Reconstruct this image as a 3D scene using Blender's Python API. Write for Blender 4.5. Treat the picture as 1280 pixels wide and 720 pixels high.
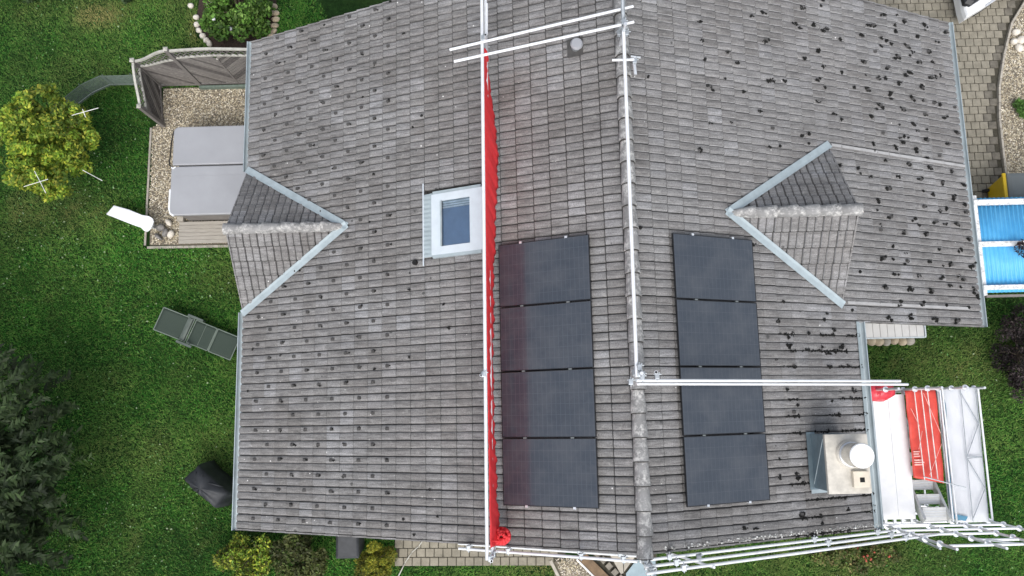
import bpy, bmesh, math, random
import numpy as np
from mathutils import Vector, Matrix
for o in list(bpy.data.objects): bpy.data.objects.remove(o)
scene = bpy.context.scene
COL = scene.collection
rnd = random.Random(7)
nrs = np.random.RandomState(11)

# ------------------------------------------------------------------ camera
def rot3(rx, ry, rz):
    return (Matrix.Rotation(rz, 3, 'Z') @ Matrix.Rotation(ry, 3, 'Y') @ Matrix.Rotation(rx, 3, 'X'))
CAM = Vector((-1.8187, -1.5277, 19.4358))
cd = bpy.data.cameras.new('camera'); cam = bpy.data.objects.new('camera', cd); COL.objects.link(cam)
cam.matrix_world = Matrix.Translation(CAM) @ rot3(0.1536, 0.0190, -0.0214).to_4x4()
cd.sensor_fit = 'HORIZONTAL'; cd.sensor_width = 36; cd.lens = 27.853; cd.clip_end = 2000; cd.clip_start = 0.1
scene.camera = cam
# ------------------------------------------------------------------ sky, sun, exposure
SUN_EL, SUN_AZ = math.radians(55), math.radians(182)      # azimuth clockwise from +Y: sun stands towards -Y
w = bpy.data.worlds.new('World'); scene.world = w; w.use_nodes = True
nt = w.node_tree; nt.nodes.clear()
sk = nt.nodes.new('ShaderNodeTexSky'); sk.sky_type = 'NISHITA'; sk.sun_disc = False
sk.sun_elevation = SUN_EL; sk.sun_rotation = SUN_AZ; sk.dust_density = 2.5; sk.air_density = 1.0; sk.ozone_density = 1.0
bg = nt.nodes.new('ShaderNodeBackground'); bg.inputs['Strength'].default_value = 0.15
wo = nt.nodes.new('ShaderNodeOutputWorld')
hs = nt.nodes.new('ShaderNodeHueSaturation'); hs.inputs['Saturation'].default_value = 0.45      # thin overcast: greyer than a clear sky
nt.links.new(sk.outputs[0], hs.inputs['Color']); nt.links.new(hs.outputs[0], bg.inputs['Color']); nt.links.new(bg.outputs[0], wo.inputs['Surface'])
sl = bpy.data.lights.new('sun', 'SUN'); sl.energy = 1.5; sl.angle = math.radians(45); sl.color = (1.0, 0.975, 0.94)
so = bpy.data.objects.new('sun', sl); COL.objects.link(so)
sdir = Vector((math.sin(SUN_AZ)*math.cos(SUN_EL), math.cos(SUN_AZ)*math.cos(SUN_EL), math.sin(SUN_EL)))
so.rotation_euler = sdir.to_track_quat('Z', 'Y').to_euler(); so.location = (0, 0, 30)
vs = scene.view_settings
vs.view_transform = 'Standard'; vs.look = 'None'; vs.gamma = 1; vs.use_curve_mapping = False; vs.exposure = 0.62

# ------------------------------------------------------------------ materials
class NB:
    def __init__(s, name):
        s.m = bpy.data.materials.new(name); s.m.use_nodes = True
        s.t = s.m.node_tree; s.n = s.t.nodes; s.l = s.t.links
        s.b = s.n['Principled BSDF']; s.out = s.n['Material Output']
        g = s.n.new('ShaderNodeNewGeometry'); s.pos = g.outputs['Position']; s.geo = g
    def set(s, **k):
        for a, v in k.items():
            s.b.inputs[a.replace('_', ' ')].default_value = v
        return s
    def noise(s, scale, detail=4, rough=.6, vec=None, dist=0):
        n = s.n.new('ShaderNodeTexNoise'); n.inputs['Scale'].default_value = scale; n.inputs['Detail'].default_value = detail
        n.inputs['Roughness'].default_value = rough; n.inputs['Distortion'].default_value = dist
        s.l.new(vec if vec is not None else s.pos, n.inputs['Vector']); return n.outputs['Fac']
    def voro(s, scale, feature='F1', vec=None, rand=1.0):
        n = s.n.new('ShaderNodeTexVoronoi'); n.feature = feature; n.inputs['Scale'].default_value = scale; n.inputs['Randomness'].default_value = rand
        s.l.new(vec if vec is not None else s.pos, n.inputs['Vector']); return n
    def scaled(s, v, src=None):
        n = s.n.new('ShaderNodeVectorMath'); n.operation = 'MULTIPLY'; n.inputs[1].default_value = v
        s.l.new(src if src is not None else s.pos, n.inputs[0]); return n.outputs[0]
    def vm(s, op, a, v):
        n = s.n.new('ShaderNodeVectorMath'); n.operation = op; n.inputs[1].default_value = v; s.l.new(a, n.inputs[0]); return n.outputs[0]
    def math(s, op, a, b=0.0, clamp=False):
        n = s.n.new('ShaderNodeMath'); n.operation = op; n.use_clamp = clamp
        for i, q in enumerate((a, b)):
            if isinstance(q, (int, float)): n.inputs[i].default_value = q
            else: s.l.new(q, n.inputs[i])
        return n.outputs[0]
    def ramp(s, fac, stops, interp='LINEAR'):
        n = s.n.new('ShaderNodeValToRGB'); n.color_ramp.interpolation = interp
        e = n.color_ramp.elements
        while len(e) > 1: e.remove(e[-1])
        e[0].position = stops[0][0]; e[0].color = (*stops[0][1], 1) if len(stops[0][1]) == 3 else stops[0][1]
        for p, c in stops[1:]:
            q = e.new(p); q.color = (*c, 1)
        s.l.new(fac, n.inputs['Fac']); return n.outputs['Color']
    def fr(s, fac, a, b):      # float ramp 0..1 between a and b
        n = s.n.new('ShaderNodeMapRange'); n.inputs[1].default_value = a; n.inputs[2].default_value = b; n.clamp = True
        s.l.new(fac, n.inputs[0]); return n.outputs[0]
    def mix(s, fac, a, b, mode='MIX'):
        n = s.n.new('ShaderNodeMix'); n.data_type = 'RGBA'; n.blend_type = mode
        for inp, q in ((n.inputs[0], fac), (n.inputs[6], a), (n.inputs[7], b)):
            if isinstance(q, (int, float)): inp.default_value = q
            elif isinstance(q, tuple): inp.default_value = (*q, 1)
            else: s.l.new(q, inp)
        return n.outputs[2]
    def color(s, c):
        if isinstance(c, tuple): s.b.inputs['Base Color'].default_value = (*c, 1)
        else: s.l.new(c, s.b.inputs['Base Color'])
        return s
    def bump(s, h, strength=.5, dist=.01):
        n = s.n.new('ShaderNodeBump'); n.inputs['Strength'].default_value = strength; n.inputs['Distance'].default_value = dist
        s.l.new(h, n.inputs['Height']); s.l.new(n.outputs[0], s.b.inputs['Normal']); return s
    def attr(s, name):
        n = s.n.new('ShaderNodeAttribute'); n.attribute_name = name; return n.outputs['Color']
MAT = {}
def simple(name, col, rough=.6, metal=0, var=.25, scale=6, bump=0, spec=.5):
    b = NB(name); b.set(Roughness=rough, Metallic=metal)
    b.b.inputs['Specular IOR Level'].default_value = spec
    n = b.noise(scale, 5)
    lo = tuple(c*(1-var) for c in col); hi = tuple(min(1, c*(1+var)) for c in col)
    b.color(b.ramp(n, [(.3, lo), (.7, hi)]))
    if bump: b.bump(b.noise(scale*12, 4), bump, .004)
    MAT[name] = b.m; return b

# roof tiles: grey weathered concrete, each tile its own tone, lichen dots and rain streaks
b = NB('tile')
ab = b.n.new('ShaderNodeVectorMath'); ab.operation = 'ABSOLUTE'; b.l.new(b.scaled((1, 0, 0)), ab.inputs[0])
sg = b.n.new('ShaderNodeVectorMath'); sg.operation = 'SIGN'; b.l.new(b.scaled((0, 0, 0)), sg.inputs[0])
xs = b.n.new('ShaderNodeSeparateXYZ'); b.l.new(b.pos, xs.inputs[0]); cx_ = b.n.new('ShaderNodeCombineXYZ')
b.l.new(b.math('DIVIDE', b.math('SUBTRACT', b.math('ABSOLUTE', xs.outputs[0]), .113), .331*.903), cx_.inputs[0])
b.l.new(b.math('DIVIDE', b.math('ADD', xs.outputs[1], 3.81), .297), cx_.inputs[1]); b.l.new(b.math('MULTIPLY', b.math('SIGN', xs.outputs[0]), 7.0), cx_.inputs[2])
tv = cx_.outputs[0]
fl = b.n.new('ShaderNodeVectorMath'); fl.operation = 'FLOOR'; b.l.new(tv, fl.inputs[0])
wn = b.n.new('ShaderNodeTexWhiteNoise'); b.l.new(fl.outputs[0], wn.inputs[0])
base = b.ramp(wn.outputs['Value'], [(0, (.165, .159, .154)), (.45, (.182, .177, .173)), (.85, (.196, .192, .190)), (1, (.228, .226, .228))])
big = b.noise(.45, 4)
base = b.mix(b.math('MULTIPLY', b.fr(big, .42, .62), .45), base, b.mix(1, base, (.88, .84, .81), 'MULTIPLY'))
big2 = b.noise(.8, 5, .6); base = b.mix(.7, base, b.ramp(big2, [(.3, (.78, .77, .76)), (.5, (1, 1, 1)), (.72, (1.32, 1.34, 1.35))]), 'MULTIPLY')
streak = b.noise(1.0, 5, .7, b.scaled((3, 26, 3)))
base = b.mix(.8, base, b.ramp(streak, [(.32, (.45, .45, .45)), (.5, (1.0,1.0,1.0)), (.68, (1.45, 1.45, 1.46))]), 'MULTIPLY')
fine = b.noise(55, 3, .7)
base = b.mix(.75, base, b.ramp(fine, [(.3, (.45, .45, .45)), (.7, (1.5, 1.5, 1.5))]), 'MULTIPLY')
lic = b.noise(9, 4, .65)
base = b.mix(b.math('MULTIPLY', b.fr(lic, .58, .70), .35), base, (.36, .35, .33))
vo = b.voro(8.0, 'F1'); wn2 = b.n.new('ShaderNodeTexWhiteNoise'); b.l.new(vo.outputs['Color'], wn2.inputs[0])
sz = b.math('MULTIPLY', b.math('POWER', wn2.outputs['Value'], 9.0), .13)
dot = b.math('LESS_THAN', vo.outputs['Distance'], sz)
base = b.mix(b.math('MULTIPLY', dot, .85), base, (.72, .71, .68))
vo = b.voro(4.2, 'F1'); wn3 = b.n.new('ShaderNodeTexWhiteNoise'); b.l.new(vo.outputs['Color'], wn3.inputs[0])
dk = b.math('LESS_THAN', vo.outputs['Distance'], b.math('MULTIPLY', b.math('POWER', wn3.outputs['Value'], 9.0), .16))
base = b.mix(b.math('MULTIPLY', dk, .8), base, (.05, .05, .048))
b.color(base).set(Roughness=.82); b.bump(fine, .35, .004); MAT['tile'] = b.m

b = NB('ridge_stone'); n1 = b.noise(14, 5, .7); n2 = b.noise(3, 3)
c = b.ramp(n2, [(.3, (.17, .167, .163)), (.7, (.27, .267, .262))]); n3 = b.noise(5, 4, .7)
c = b.mix(b.math('MULTIPLY', b.fr(n1, .44, .60), b.fr(n3, .40, .58)), c, (.52, .51, .485)); b.color(c).set(Roughness=.85).bump(n1, .6, .01); MAT['ridge_stone'] = b.m

simple('joint_dirt_shade', (.058, .056, .053), .95, 0, .5, 20)  # tile joint lines: dirt plus shade of grooves and laps, painted as dark colour
simple('tile_edge', (.285, .285, .288), .85, 0, .35, 14)
simple('nub', (.060, .058, .056), .9, 0, .3, 20)
simple('underlay', (.06, .058, .055), .9)
b = simple('zinc', (.40, .46, .48), .42, .3, .12, 3); simple('zinc_dark', (.20, .26, .29), .4, .5, .15, 4)
simple('zinc_pale', (.35, .41, .43), .5, .15, .12, 6)
simple('galv', (.72, .74, .76), .35, .55, .12, 9); simple('galv_dark', (.42, .45, .47), .4, .6, .2, 9)
simple('tube_white', (.80, .81, .82), .35, .25, .08, 7)
simple('deck_white', (.80, .80, .80), .5, .1, .06, 5); simple('alu', (.66, .66, .64), .4, .4, .1, 8)
simple('frame_black', (.012, .013, .015), .4, .2, .1)
simple('white_paint', (.54, .60, .64), .4, 0, .05); simple('plaster', (.72, .70, .66), .9, 0, .08, 2, .2)
simple('stone_cap', (.52, .49, .43), .85, 0, .22, 5, .4); simple('flue_block', (.60, .54, .44), .85, 0, .12, 6)
b = NB('slate_clad'); b.color(b.ramp(b.noise(5), [(.3, (.13, .18, .21)), (.7, (.20, .26, .29))])).set(Roughness=.5, Metallic=.2); MAT['slate_clad'] = b.m
b = NB('steel'); b.color(b.ramp(b.noise(6), [(.3, (.45, .45, .45)), (.7, (.65, .65, .65))])).set(Roughness=.22, Metallic=1.0); MAT['steel'] = b.m
simple('cap_white', (.85, .85, .84), .4, 0, .03); simple('hole_black', (.006, .006, .006), .9, 0, .1)
# solar glass with fine cell grid
b = NB('solar_glass'); tc = b.n.new('ShaderNodeTexCoord'); sx = b.n.new('ShaderNodeSeparateXYZ'); b.l.new(tc.outputs['Object'], sx.inputs[0])
def grid(src, per, wd):
    f = b.math('FRACT', b.math('DIVIDE', src, per)); return b.math('LESS_THAN', f, wd)
gl = b.math('MAXIMUM', grid(sx.outputs[0], .0845, .05), grid(sx.outputs[1], .184, .025))
fi = grid(sx.outputs[1], .0184, .22)
c = b.mix(gl, (.028, .036, .048), (.070, .080, .095)); c = b.mix(b.math('MULTIPLY', fi, .30), c, (.085, .095, .11))
dn = b.noise(2.2, 5, .65); c = b.mix(b.math('MULTIPLY', b.fr(dn, .4, .75), .5), c, (.085, .090, .098))
b.color(c).set(Roughness=.16); b.b.inputs['IOR'].default_value = 1.5
b.b.inputs['Coat Weight'].default_value = .5; b.b.inputs['Coat Roughness'].default_value = .25
b.bump(b.noise(900, 1), .08, .001); MAT['solar_glass'] = b.m
# glass of the roof window
b = NB('window_glass'); gl_ = b.n.new('ShaderNodeBsdfGlossy'); gl_.inputs['Roughness'].default_value = .03
tr = b.n.new('ShaderNodeBsdfTransparent'); tr.inputs['Color'].default_value = (.90, .94, .97, 1)
fz = b.n.new('ShaderNodeFresnel'); fz.inputs['IOR'].default_value = 1.6
mx = b.n.new('ShaderNodeMixShader'); b.l.new(fz.outputs[0], mx.inputs[0]); b.l.new(tr.outputs[0], mx.inputs[1]); b.l.new(gl_.outputs[0], mx.inputs[2]); b.l.new(mx.outputs[0], b.out.inputs['Surface']); MAT['window_glass'] = b.m
simple('blind_blue', (.17, .27, .42), .7, 0, .15, 3); simple('blind_pale', (.7, .76, .82), .6)
# wood
b = NB('wood_grey'); g = b.noise(1, 5, .7, b.scaled((10, 10, 30))); g2 = b.noise(3, 4)
b.color(b.mix(.5, b.ramp(g, [(.3, (.12, .108, .10)), (.7, (.235, .215, .20))]), b.ramp(g2, [(.3, (.13, .12, .11)), (.7, (.22, .205, .19))]))).set(Roughness=.85).bump(g, .4, .005); MAT['wood_grey'] = b.m
simple('wood_mid', (.20,.185,.17), .85, 0, .25, 12); simple('wood_dark', (.10,.09,.085), .85, 0, .3, 12)
b = NB('wood_pale'); g = b.noise(1, 5, .7, b.scaled((4, 60, 10))); b.color(b.ramp(g, [(.3, (.27, .245, .21)), (.7, (.43, .40, .35))])).set(Roughness=.85).bump(g, .4, .004); MAT['wood_pale'] = b.m
b = NB('wood_trim'); g = b.noise(8, 4); b.color(b.ramp(g, [(.3, (.34, .33, .29)), (.7, (.50, .49, .44))])).set(Roughness=.8); MAT['wood_trim'] = b.m
b = NB('beam_worn'); g = b.noise(14, 6, .75); b.color(b.ramp(g, [(.38, (.42, .42, .41)), (.5, (.72, .73, .73)), (.7, (.80, .81, .82))])).set(Roughness=.7).bump(g, .4, .004); MAT['beam_worn'] = b.m
# ground
b = NB('soil_grass'); n1 = b.noise(.35, 4); n2 = b.noise(9, 5, .7); n3 = b.noise(40, 3)
c = b.ramp(n2, [(.3, (.006, .016, .004)), (.55, (.014, .040, .009)), (.75, (.028, .062, .015))])
c = b.mix(b.math('MULTIPLY', b.fr(n1, .5, .7), .5), c, (.05, .085, .022)); b.color(c).set(Roughness=.95).bump(n3, 1, .03); b.b.inputs['Specular IOR Level'].default_value = .1; MAT['soil_grass'] = b.m
b = NB('blade'); c = b.attr('col'); n1 = b.noise(.5, 4); c = b.mix(.6, c, b.ramp(n1, [(.35, (.68, .78, .6)), (.65, (1.35, 1.22, 1.2))]), 'MULTIPLY')
b.color(c).set(Roughness=.75); b.b.inputs['Specular IOR Level'].default_value = .25
b.b.inputs['Subsurface Weight'].default_value = 0; MAT['blade'] = b.m
b = NB('leaf'); b.color(b.attr('col')).set(Roughness=.6); b.b.inputs['Specular IOR Level'].default_value = .3
tl = b.n.new('ShaderNodeBsdfTranslucent'); b.l.new(b.attr('col'), tl.inputs['Color']); mx = b.n.new('ShaderNodeMixShader'); mx.inputs[0].default_value = .22
b.l.new(b.b.outputs[0], mx.inputs[1]); b.l.new(tl.outputs[0], mx.inputs[2]); b.l.new(mx.outputs[0], b.out.inputs['Surface']); MAT['leaf'] = b.m
b = NB('pebble'); b.color(b.attr('col')).set(Roughness=.8); MAT['pebble'] = b.m
simple('gravel_bed', (.15, .13, .10), .95, 0, .4, 40, .8); simple('mulch', (.035, .022, .016), .95, 0, .5, 30, .9)
b = NB('paver'); oi = b.n.new('ShaderNodeObjectInfo')
tv = b.scaled((1/.2, 1/.2, 0)); n1 = b.noise(4, 3); n2 = b.noise(60, 4, .7); n3 = b.noise(.8, 4)
cv = b.n.new('ShaderNodeVectorMath'); cv.operation = 'FLOOR'; b.l.new(tv, cv.inputs[0]); wn = b.n.new('ShaderNodeTexWhiteNoise'); b.l.new(cv.outputs[0], wn.inputs[0])
c = b.ramp(n1, [(.3, (.185, .168, .130)), (.7, (.285, .260, .205))]); c = b.mix(.5, c, b.ramp(n2, [(.3, (.6, .6, .6)), (.7, (1.3, 1.3, 1.3))]), 'MULTIPLY')
c = b.mix(b.math('MULTIPLY', b.fr(n3, .5, .66), .5), c, (.16, .15, .12)); b.color(c).set(Roughness=.9).bump(n2, .4, .004); MAT['paver'] = b.m
simple('paver_dirty', (.135, .122, .098), .92, 0, .35, 7, .5)
simple('joint_sand', (.055, .050, .036), .95, 0, .4, 20, .6); simple('concrete', (.36, .33, .28), .9, 0, .25, 8, .5)
simple('strip_grey', (.36,.355,.35), .8, 0, .15, 6)
simple('kerb_dark', (.20, .18, .15), .9, 0, .3, 8, .5)
simple('rock_white', (.66, .61, .53), .85, 0, .2, 9, .6); simple('rock_tan', (.46, .38, .27), .85, 0, .25, 9, .6); simple('rock_grey', (.20, .19, .18), .85, 0, .35, 9, .6)
simple('moss', (.007, .007, .006), .95, 0, .4, 40, .8)
# garden things
simple('cover_grey', (.315, .322, .340), .42, 0, .07, 1.2, .03); simple('tub_side', (.13, .12, .11), .7, 0, .3, 5)
simple('white_plastic', (.82, .84, .86), .4, 0, .02)
b = NB('lounger_mesh'); n2 = b.noise(160, 2); b.color(b.ramp(n2, [(.35, (.022, .036, .026)), (.65, (.040, .060, .046))])).set(Roughness=.8); MAT['lounger_mesh'] = b.m
simple('lounger_frame', (.15, .185, .155), .5, .2, .1); simple('lounger_arm', (.085, .105, .09), .5)
b = NB('black_cover'); n2 = b.noise(5, 4); b.color(b.ramp(n2, [(.3, (.016, .018, .021)), (.7, (.032, .035, .040))])).set(Roughness=.6).bump(n2, .3, .02); MAT['black_cover'] = b.m
simple('net_green', (.13, .17, .14), .7, 0, .25, 12); simple('rod_white', (.72, .72, .68), .5)
b = NB('net_red'); n2 = b.noise(25, 3); b.color(b.ramp(n2, [(.3, (.86, .045, .05)), (.7, (.95, .10, .115))])).set(Roughness=.65)
tl = b.n.new('ShaderNodeBsdfTranslucent'); tl.inputs['Color'].default_value = (1.0, .10, .12, 1); mx = b.n.new('ShaderNodeMixShader'); mx.inputs[0].default_value = .4
b.l.new(b.b.outputs[0], mx.inputs[1]); b.l.new(tl.outputs[0], mx.inputs[2]); b.l.new(mx.outputs[0], b.out.inputs['Surface']); MAT['net_red'] = b.m
b = NB('tarp_red'); n2 = b.noise(7, 3); b.color(b.ramp(n2, [(.3, (.55, .05, .035)), (.7, (.68, .075, .05))])).set(Roughness=.5).bump(n2, .3, .02); MAT['tarp_red'] = b.m
b = NB('bag_red'); n2 = b.noise(9, 3); b.color(b.ramp(n2, [(.3, (.50, .02, .04)), (.7, (.70, .06, .08))])).set(Roughness=.25).bump(n2, .6, .03); MAT['bag_red'] = b.m
simple('bloom_red', (.36,.07,.04), .7, 0, .3, 30); simple('print_pale', (.80, .45, .40), .6); b = simple('sheet_white', (.84, .85, .87), .45, 0, .03, 3); tl = b.n.new('ShaderNodeBsdfTranslucent'); tl.inputs['Color'].default_value = (.9, .91, .93, 1); mx = b.n.new('ShaderNodeMixShader'); mx.inputs[0].default_value = .5
b.l.new(b.b.outputs[0], mx.inputs[1]); b.l.new(tl.outputs[0], mx.inputs[2]); b.l.new(mx.outputs[0], b.out.inputs['Surface'])
simple('sheet_blue', (.03, .17, .28), .4, 0, .1)
b = NB('blue_sheet'); n2 = b.noise(2.5, 3); b.color(b.ramp(n2, [(.3, (.07, .36, .66)), (.7, (.12, .46, .76))])).set(Roughness=.35); MAT['blue_sheet'] = b.m
simple('yellow_plastic', (.62, .42, .01), .4, 0, .06); simple('bin_grey', (.13, .145, .145), .5, 0, .05); simple('rubber', (.012, .012, .012), .8)
b = NB('car_white'); b.color((.78, .79, .80)).set(Roughness=.25); b.b.inputs['Coat Weight'].default_value = .7; MAT['car_white'] = b.m
b = NB('car_glass'); b.color((.008, .009, .011)).set(Roughness=.5); MAT['car_glass'] = b.m
simple('bark', (.09, .07, .05), .9, 0, .3, 12, .8)
simple('panel_white', (.56, .56, .55), .5, 0, .08, 4); simple('brown_wood', (.16, .105, .06), .8, 0, .3, 9, .3)

# ------------------------------------------------------------------ mesh helpers
class MB:
    def __init__(s): s.v = []; s.f = []
    def add(s, vs, fs):
        o = len(s.v); s.v += [tuple(q) for q in vs]; s.f += [tuple(i+o for i in f) for f in fs]; return s
    def box(s, lo, hi, M=None):
        x0, y0, z0 = lo; x1, y1, z1 = hi
        vs = [(x0,y0,z0),(x1,y0,z0),(x1,y1,z0),(x0,y1,z0),(x0,y0,z1),(x1,y0,z1),(x1,y1,z1),(x0,y1,z1)]
        if M is not None: vs = [M @ Vector(q) for q in vs]
        return s.add(vs, [(0,3,2,1),(4,5,6,7),(0,1,5,4),(1,2,6,5),(2,3,7,6),(3,0,4,7)])
    def beam(s, p0, p1, wd, h, up=(0,0,1)):
        p0 = Vector(p0); p1 = Vector(p1); d = (p1-p0); L = d.length; d.normalize(); u = Vector(up)
        sd = d.cross(u)
        if sd.length < 1e-4: sd = d.cross(Vector((1,0,0)))
        sd.normalize(); u = sd.cross(d)
        vs = []
        for e in (p0, p1):
            for a, c in ((-1,-1),(1,-1),(1,1),(-1,1)): vs.append(e + sd*a*wd/2 + u*c*h/2)
        return s.add(vs, [(0,1,2,3),(7,6,5,4),(0,4,5,1),(1,5,6,2),(2,6,7,3),(3,7,4,0)])
    def tube(s, p0, p1, r, n=10, r1=None, cap=True):
        p0 = Vector(p0); p1 = Vector(p1); d = (p1-p0).normalized(); a = d.cross(Vector((0,0,1)))
        if a.length < 1e-3: a = d.cross(Vector((1,0,0)))
        a.normalize(); c = d.cross(a); r1 = r if r1 is None else r1; vs = []
        for e, q in ((p0, r), (p1, r1)):
            for i in range(n):
                t = 2*math.pi*i/n; vs.append(e + a*q*math.cos(t) + c*q*math.sin(t))
        fs = [(i, (i+1) % n, n+(i+1) % n, n+i) for i in range(n)]
        if cap: fs += [tuple(range(n-1,-1,-1)), tuple(range(n, 2*n))]
        return s.add(vs, fs)
    def path(s, pts, r, n=8, radii=None):
        for i in range(len(pts)-1):
            s.tube(pts[i], pts[i+1], radii[i] if radii else r, n, radii[i+1] if radii else r)
        return s
    def prism(s, poly, z0, z1):
        n = len(poly)
        vs = [(x,y,z0) for x,y in poly] + [(x,y,z1) for x,y in poly]
        return s.add(vs, [tuple(range(n-1,-1,-1)), tuple(range(n,2*n))] + [(i,(i+1)%n,n+(i+1)%n,n+i) for i in range(n)])
    def loft(s, rings, closed=True, caps=True):
        n = len(rings[0]); o = []
        for r in rings: o += list(r)
        fs = []
        for k in range(len(rings)-1):
            for i in range(n if closed else n-1):
                j = (i+1) % n; fs.append((k*n+i, k*n+j, (k+1)*n+j, (k+1)*n+i))
        if caps and closed: fs += [tuple(range(n-1,-1,-1)), tuple(range((len(rings)-1)*n, len(rings)*n))]
        return s.add(o, fs)
    def sheet(s, grid):
        m, n = len(grid), len(grid[0]); vs = [q for r in grid for q in r]
        return s.add(vs, [(i*n+j, i*n+j+1, (i+1)*n+j+1, (i+1)*n+j) for i in range(m-1) for j in range(n-1)])
    def xf(s, M): s.v = [tuple(M @ Vector(q)) for q in s.v]; return s
    def mesh(s, name):
        me = bpy.data.meshes.new(name); me.from_pydata([tuple(q) for q in s.v], [], s.f); me.update(); return me
def fix_normals(me):
    bm = bmesh.new(); bm.from_mesh(me); bmesh.ops.recalc_face_normals(bm, faces=bm.faces); bm.to_mesh(me); bm.free()
def link(name, me, mat, parent=None, smooth=False, bevel=0, thick=0, fixn=True):
    if fixn: fix_normals(me)
    if mat is not None and len(me.materials) == 0: me.materials.append(MAT[mat])
    if smooth: me.shade_smooth()
    o = bpy.data.objects.new(name, me); COL.objects.link(o)
    if parent is not None:
        o.parent = parent; o.matrix_parent_inverse = WORLD.get(parent.name, Matrix()).inverted()
    if thick:
        m = o.modifiers.new('thick', 'SOLIDIFY'); m.thickness = thick; m.offset = 0
    if bevel:
        m = o.modifiers.new('bevel', 'BEVEL'); m.width = bevel; m.segments = 2; m.limit_method = 'ANGLE'
    return o
WORLD = {}
def part(name, mb, mat, parent, **k): return link(name, mb.mesh(name), mat, parent, **k)
def thing(name, loc, label, cat, group=None):
    o = bpy.data.objects.new(name, None); COL.objects.link(o); o.location = loc; o.empty_display_size = .2
    o['label'] = label; o['category'] = cat
    if group: o['group'] = group
    WORLD[o.name] = Matrix.Translation(loc); return o
def solo(name, mb, mat, label, cat, group=None, kind=None, **k):
    v = np.array([tuple(q) for q in mb.v]); c = Vector(((v[:,0].min()+v[:,0].max())/2, (v[:,1].min()+v[:,1].max())/2, v[:,2].min()))
    me = mb.mesh(name); me.transform(Matrix.Translation(-c)); o = link(name, me, mat, None, **k); o.location = c
    WORLD[o.name] = Matrix.Translation(c)
    if label: o['label'] = label
    if cat: o['category'] = cat
    if group: o['group'] = group
    if kind: o['kind'] = kind
    return o
def structure(name, mb, mat, **k):
    o = part(name, mb, mat, None, **k); o['kind'] = 'structure'; return o
def npmesh(name, verts, nper, cols, mat):
    """many same-sized faces: verts (F,nper,3), one colour per face"""
    F = len(verts); me = bpy.data.meshes.new(name)
    me.vertices.add(F*nper); me.vertices.foreach_set('co', verts.reshape(-1).astype(np.float32))
    me.loops.add(F*nper); me.loops.foreach_set('vertex_index', np.arange(F*nper, dtype=np.int32))
    me.polygons.add(F); me.polygons.foreach_set('loop_start', np.arange(0, F*nper, nper, dtype=np.int32))
    me.update(calc_edges=True)
    at = me.color_attributes.new('col', 'FLOAT_COLOR', 'POINT')
    c = np.ones((F, nper, 4), np.float32); c[:, :, :3] = cols[:, None, :]; at.data.foreach_set('color', c.reshape(-1))
    me.materials.append(MAT[mat]); return me
def leaf_verts(P, size, aspect, tilt=None, curl=.25, rs=nrs, dirs=None):
    """diamond leaves at points P"""
    n = len(P); s = size*(.6+.8*rs.rand(n))
    if dirs is None:
        d = rs.randn(n, 3); d[:, 2] *= .6; d /= np.linalg.norm(d, axis=1)[:, None]
    else: d = dirs
    u = rs.randn(n, 3); u[:, 2] += (1.5 if tilt is None else tilt); sd = np.cross(d, u); sd /= np.linalg.norm(sd, axis=1)[:, None]+1e-9
    nm = np.cross(sd, d)
    L = d*s[:, None]; W = sd*(s*aspect*.5)[:, None]; B = nm*(s*curl*.3)[:, None]
    return np.stack([P-L*.5, P+W*1.0-B, P+L*.5, P-W*1.0-B], 1)
def pick(cols, n, rs=nrs, jit=.25):
    c = np.array(cols)[rs.randint(0, len(cols), n)]; return np.clip(c*(1+jit*(rs.rand(n, 1)*2-1)), 0, 1)
def in_clumps(cl, n, rs=nrs, shell=.55):
    cl = np.array(cl, float); wt = cl[:, 3]**2; k = rs.choice(len(cl), n, p=wt/wt.sum())
    d = rs.randn(n, 3); d /= np.linalg.norm(d, axis=1)[:, None]
    r = (shell+(1-shell)*rs.rand(n))*cl[k, 3]; q = cl[k, :3]+d*r[:, None]*np.array([1, 1, .8]); return q, d, k

# ------------------------------------------------------------------ ground
GX = 220
structure('lawn', MB().add([(-GX,-GX,0),(GX,-GX,0),(GX,GX,0),(-GX,GX,0)], [(0,1,2,3)]), 'soil_grass', fixn=False)
KERB = [(11.9,9.6),(11.33,8.73),(10.88,8.08),(10.58,7.21),(10.36,6.35),(10.27,5.50),(10.26,4.45),(10.26,3.60),(10.26,2.6)]
structure('driveway', MB().add([(x,y,.004) for x,y in [(6.9,2.6)]+KERB[::-1]+[(11.9,12),(6.9,12)]], [tuple(range(len(KERB)+3))]), 'joint_sand')
drive = bpy.data.objects['driveway']
def kerb_x(y):
    for (xa,ya),(xb,yb) in zip(KERB, KERB[1:]):
        if yb <= y <= ya: t = (y-yb)/(ya-yb); return xb+(xa-xb)*t
    return 10.26 if y < 3 else 12
# pavers in running bond
def paver_mesh(sx, sy):
    mb = MB(); a, c = sx/2-.008, sy/2-.008; i = .010
    mb.add([(-a,-c,0),(a,-c,0),(a,c,0),(-a,c,0),(-a,-c,.030),(a,-c,.030),(a,c,.030),(-a,c,.030),(-a+i,-c+i,.036),(a-i,-c+i,.036),(a-i,c-i,.036),(-a+i,c-i,.036)],
           [(0,1,5,4),(1,2,6,5),(2,3,7,6),(3,0,4,7),(4,5,9,8),(5,6,10,9),(6,7,11,10),(7,4,8,11),(8,9,10,11)])
    return mb
pm = paver_mesh(.215, .203).mesh('paver'); pm.materials.append(MAT['paver'])
pm_dirty = pm.copy(); pm_dirty.materials.clear(); pm_dirty.materials.append(MAT['paver_dirty'])
spots = []
for j in range(34):
    y = 2.72+j*.203
    for i in range(26):
        x = 7.0+(i+.5*(j % 2))*.215+.01*math.sin(j)
        if x+.11 < kerb_x(y)+.02: spots.append((x, y))
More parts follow.
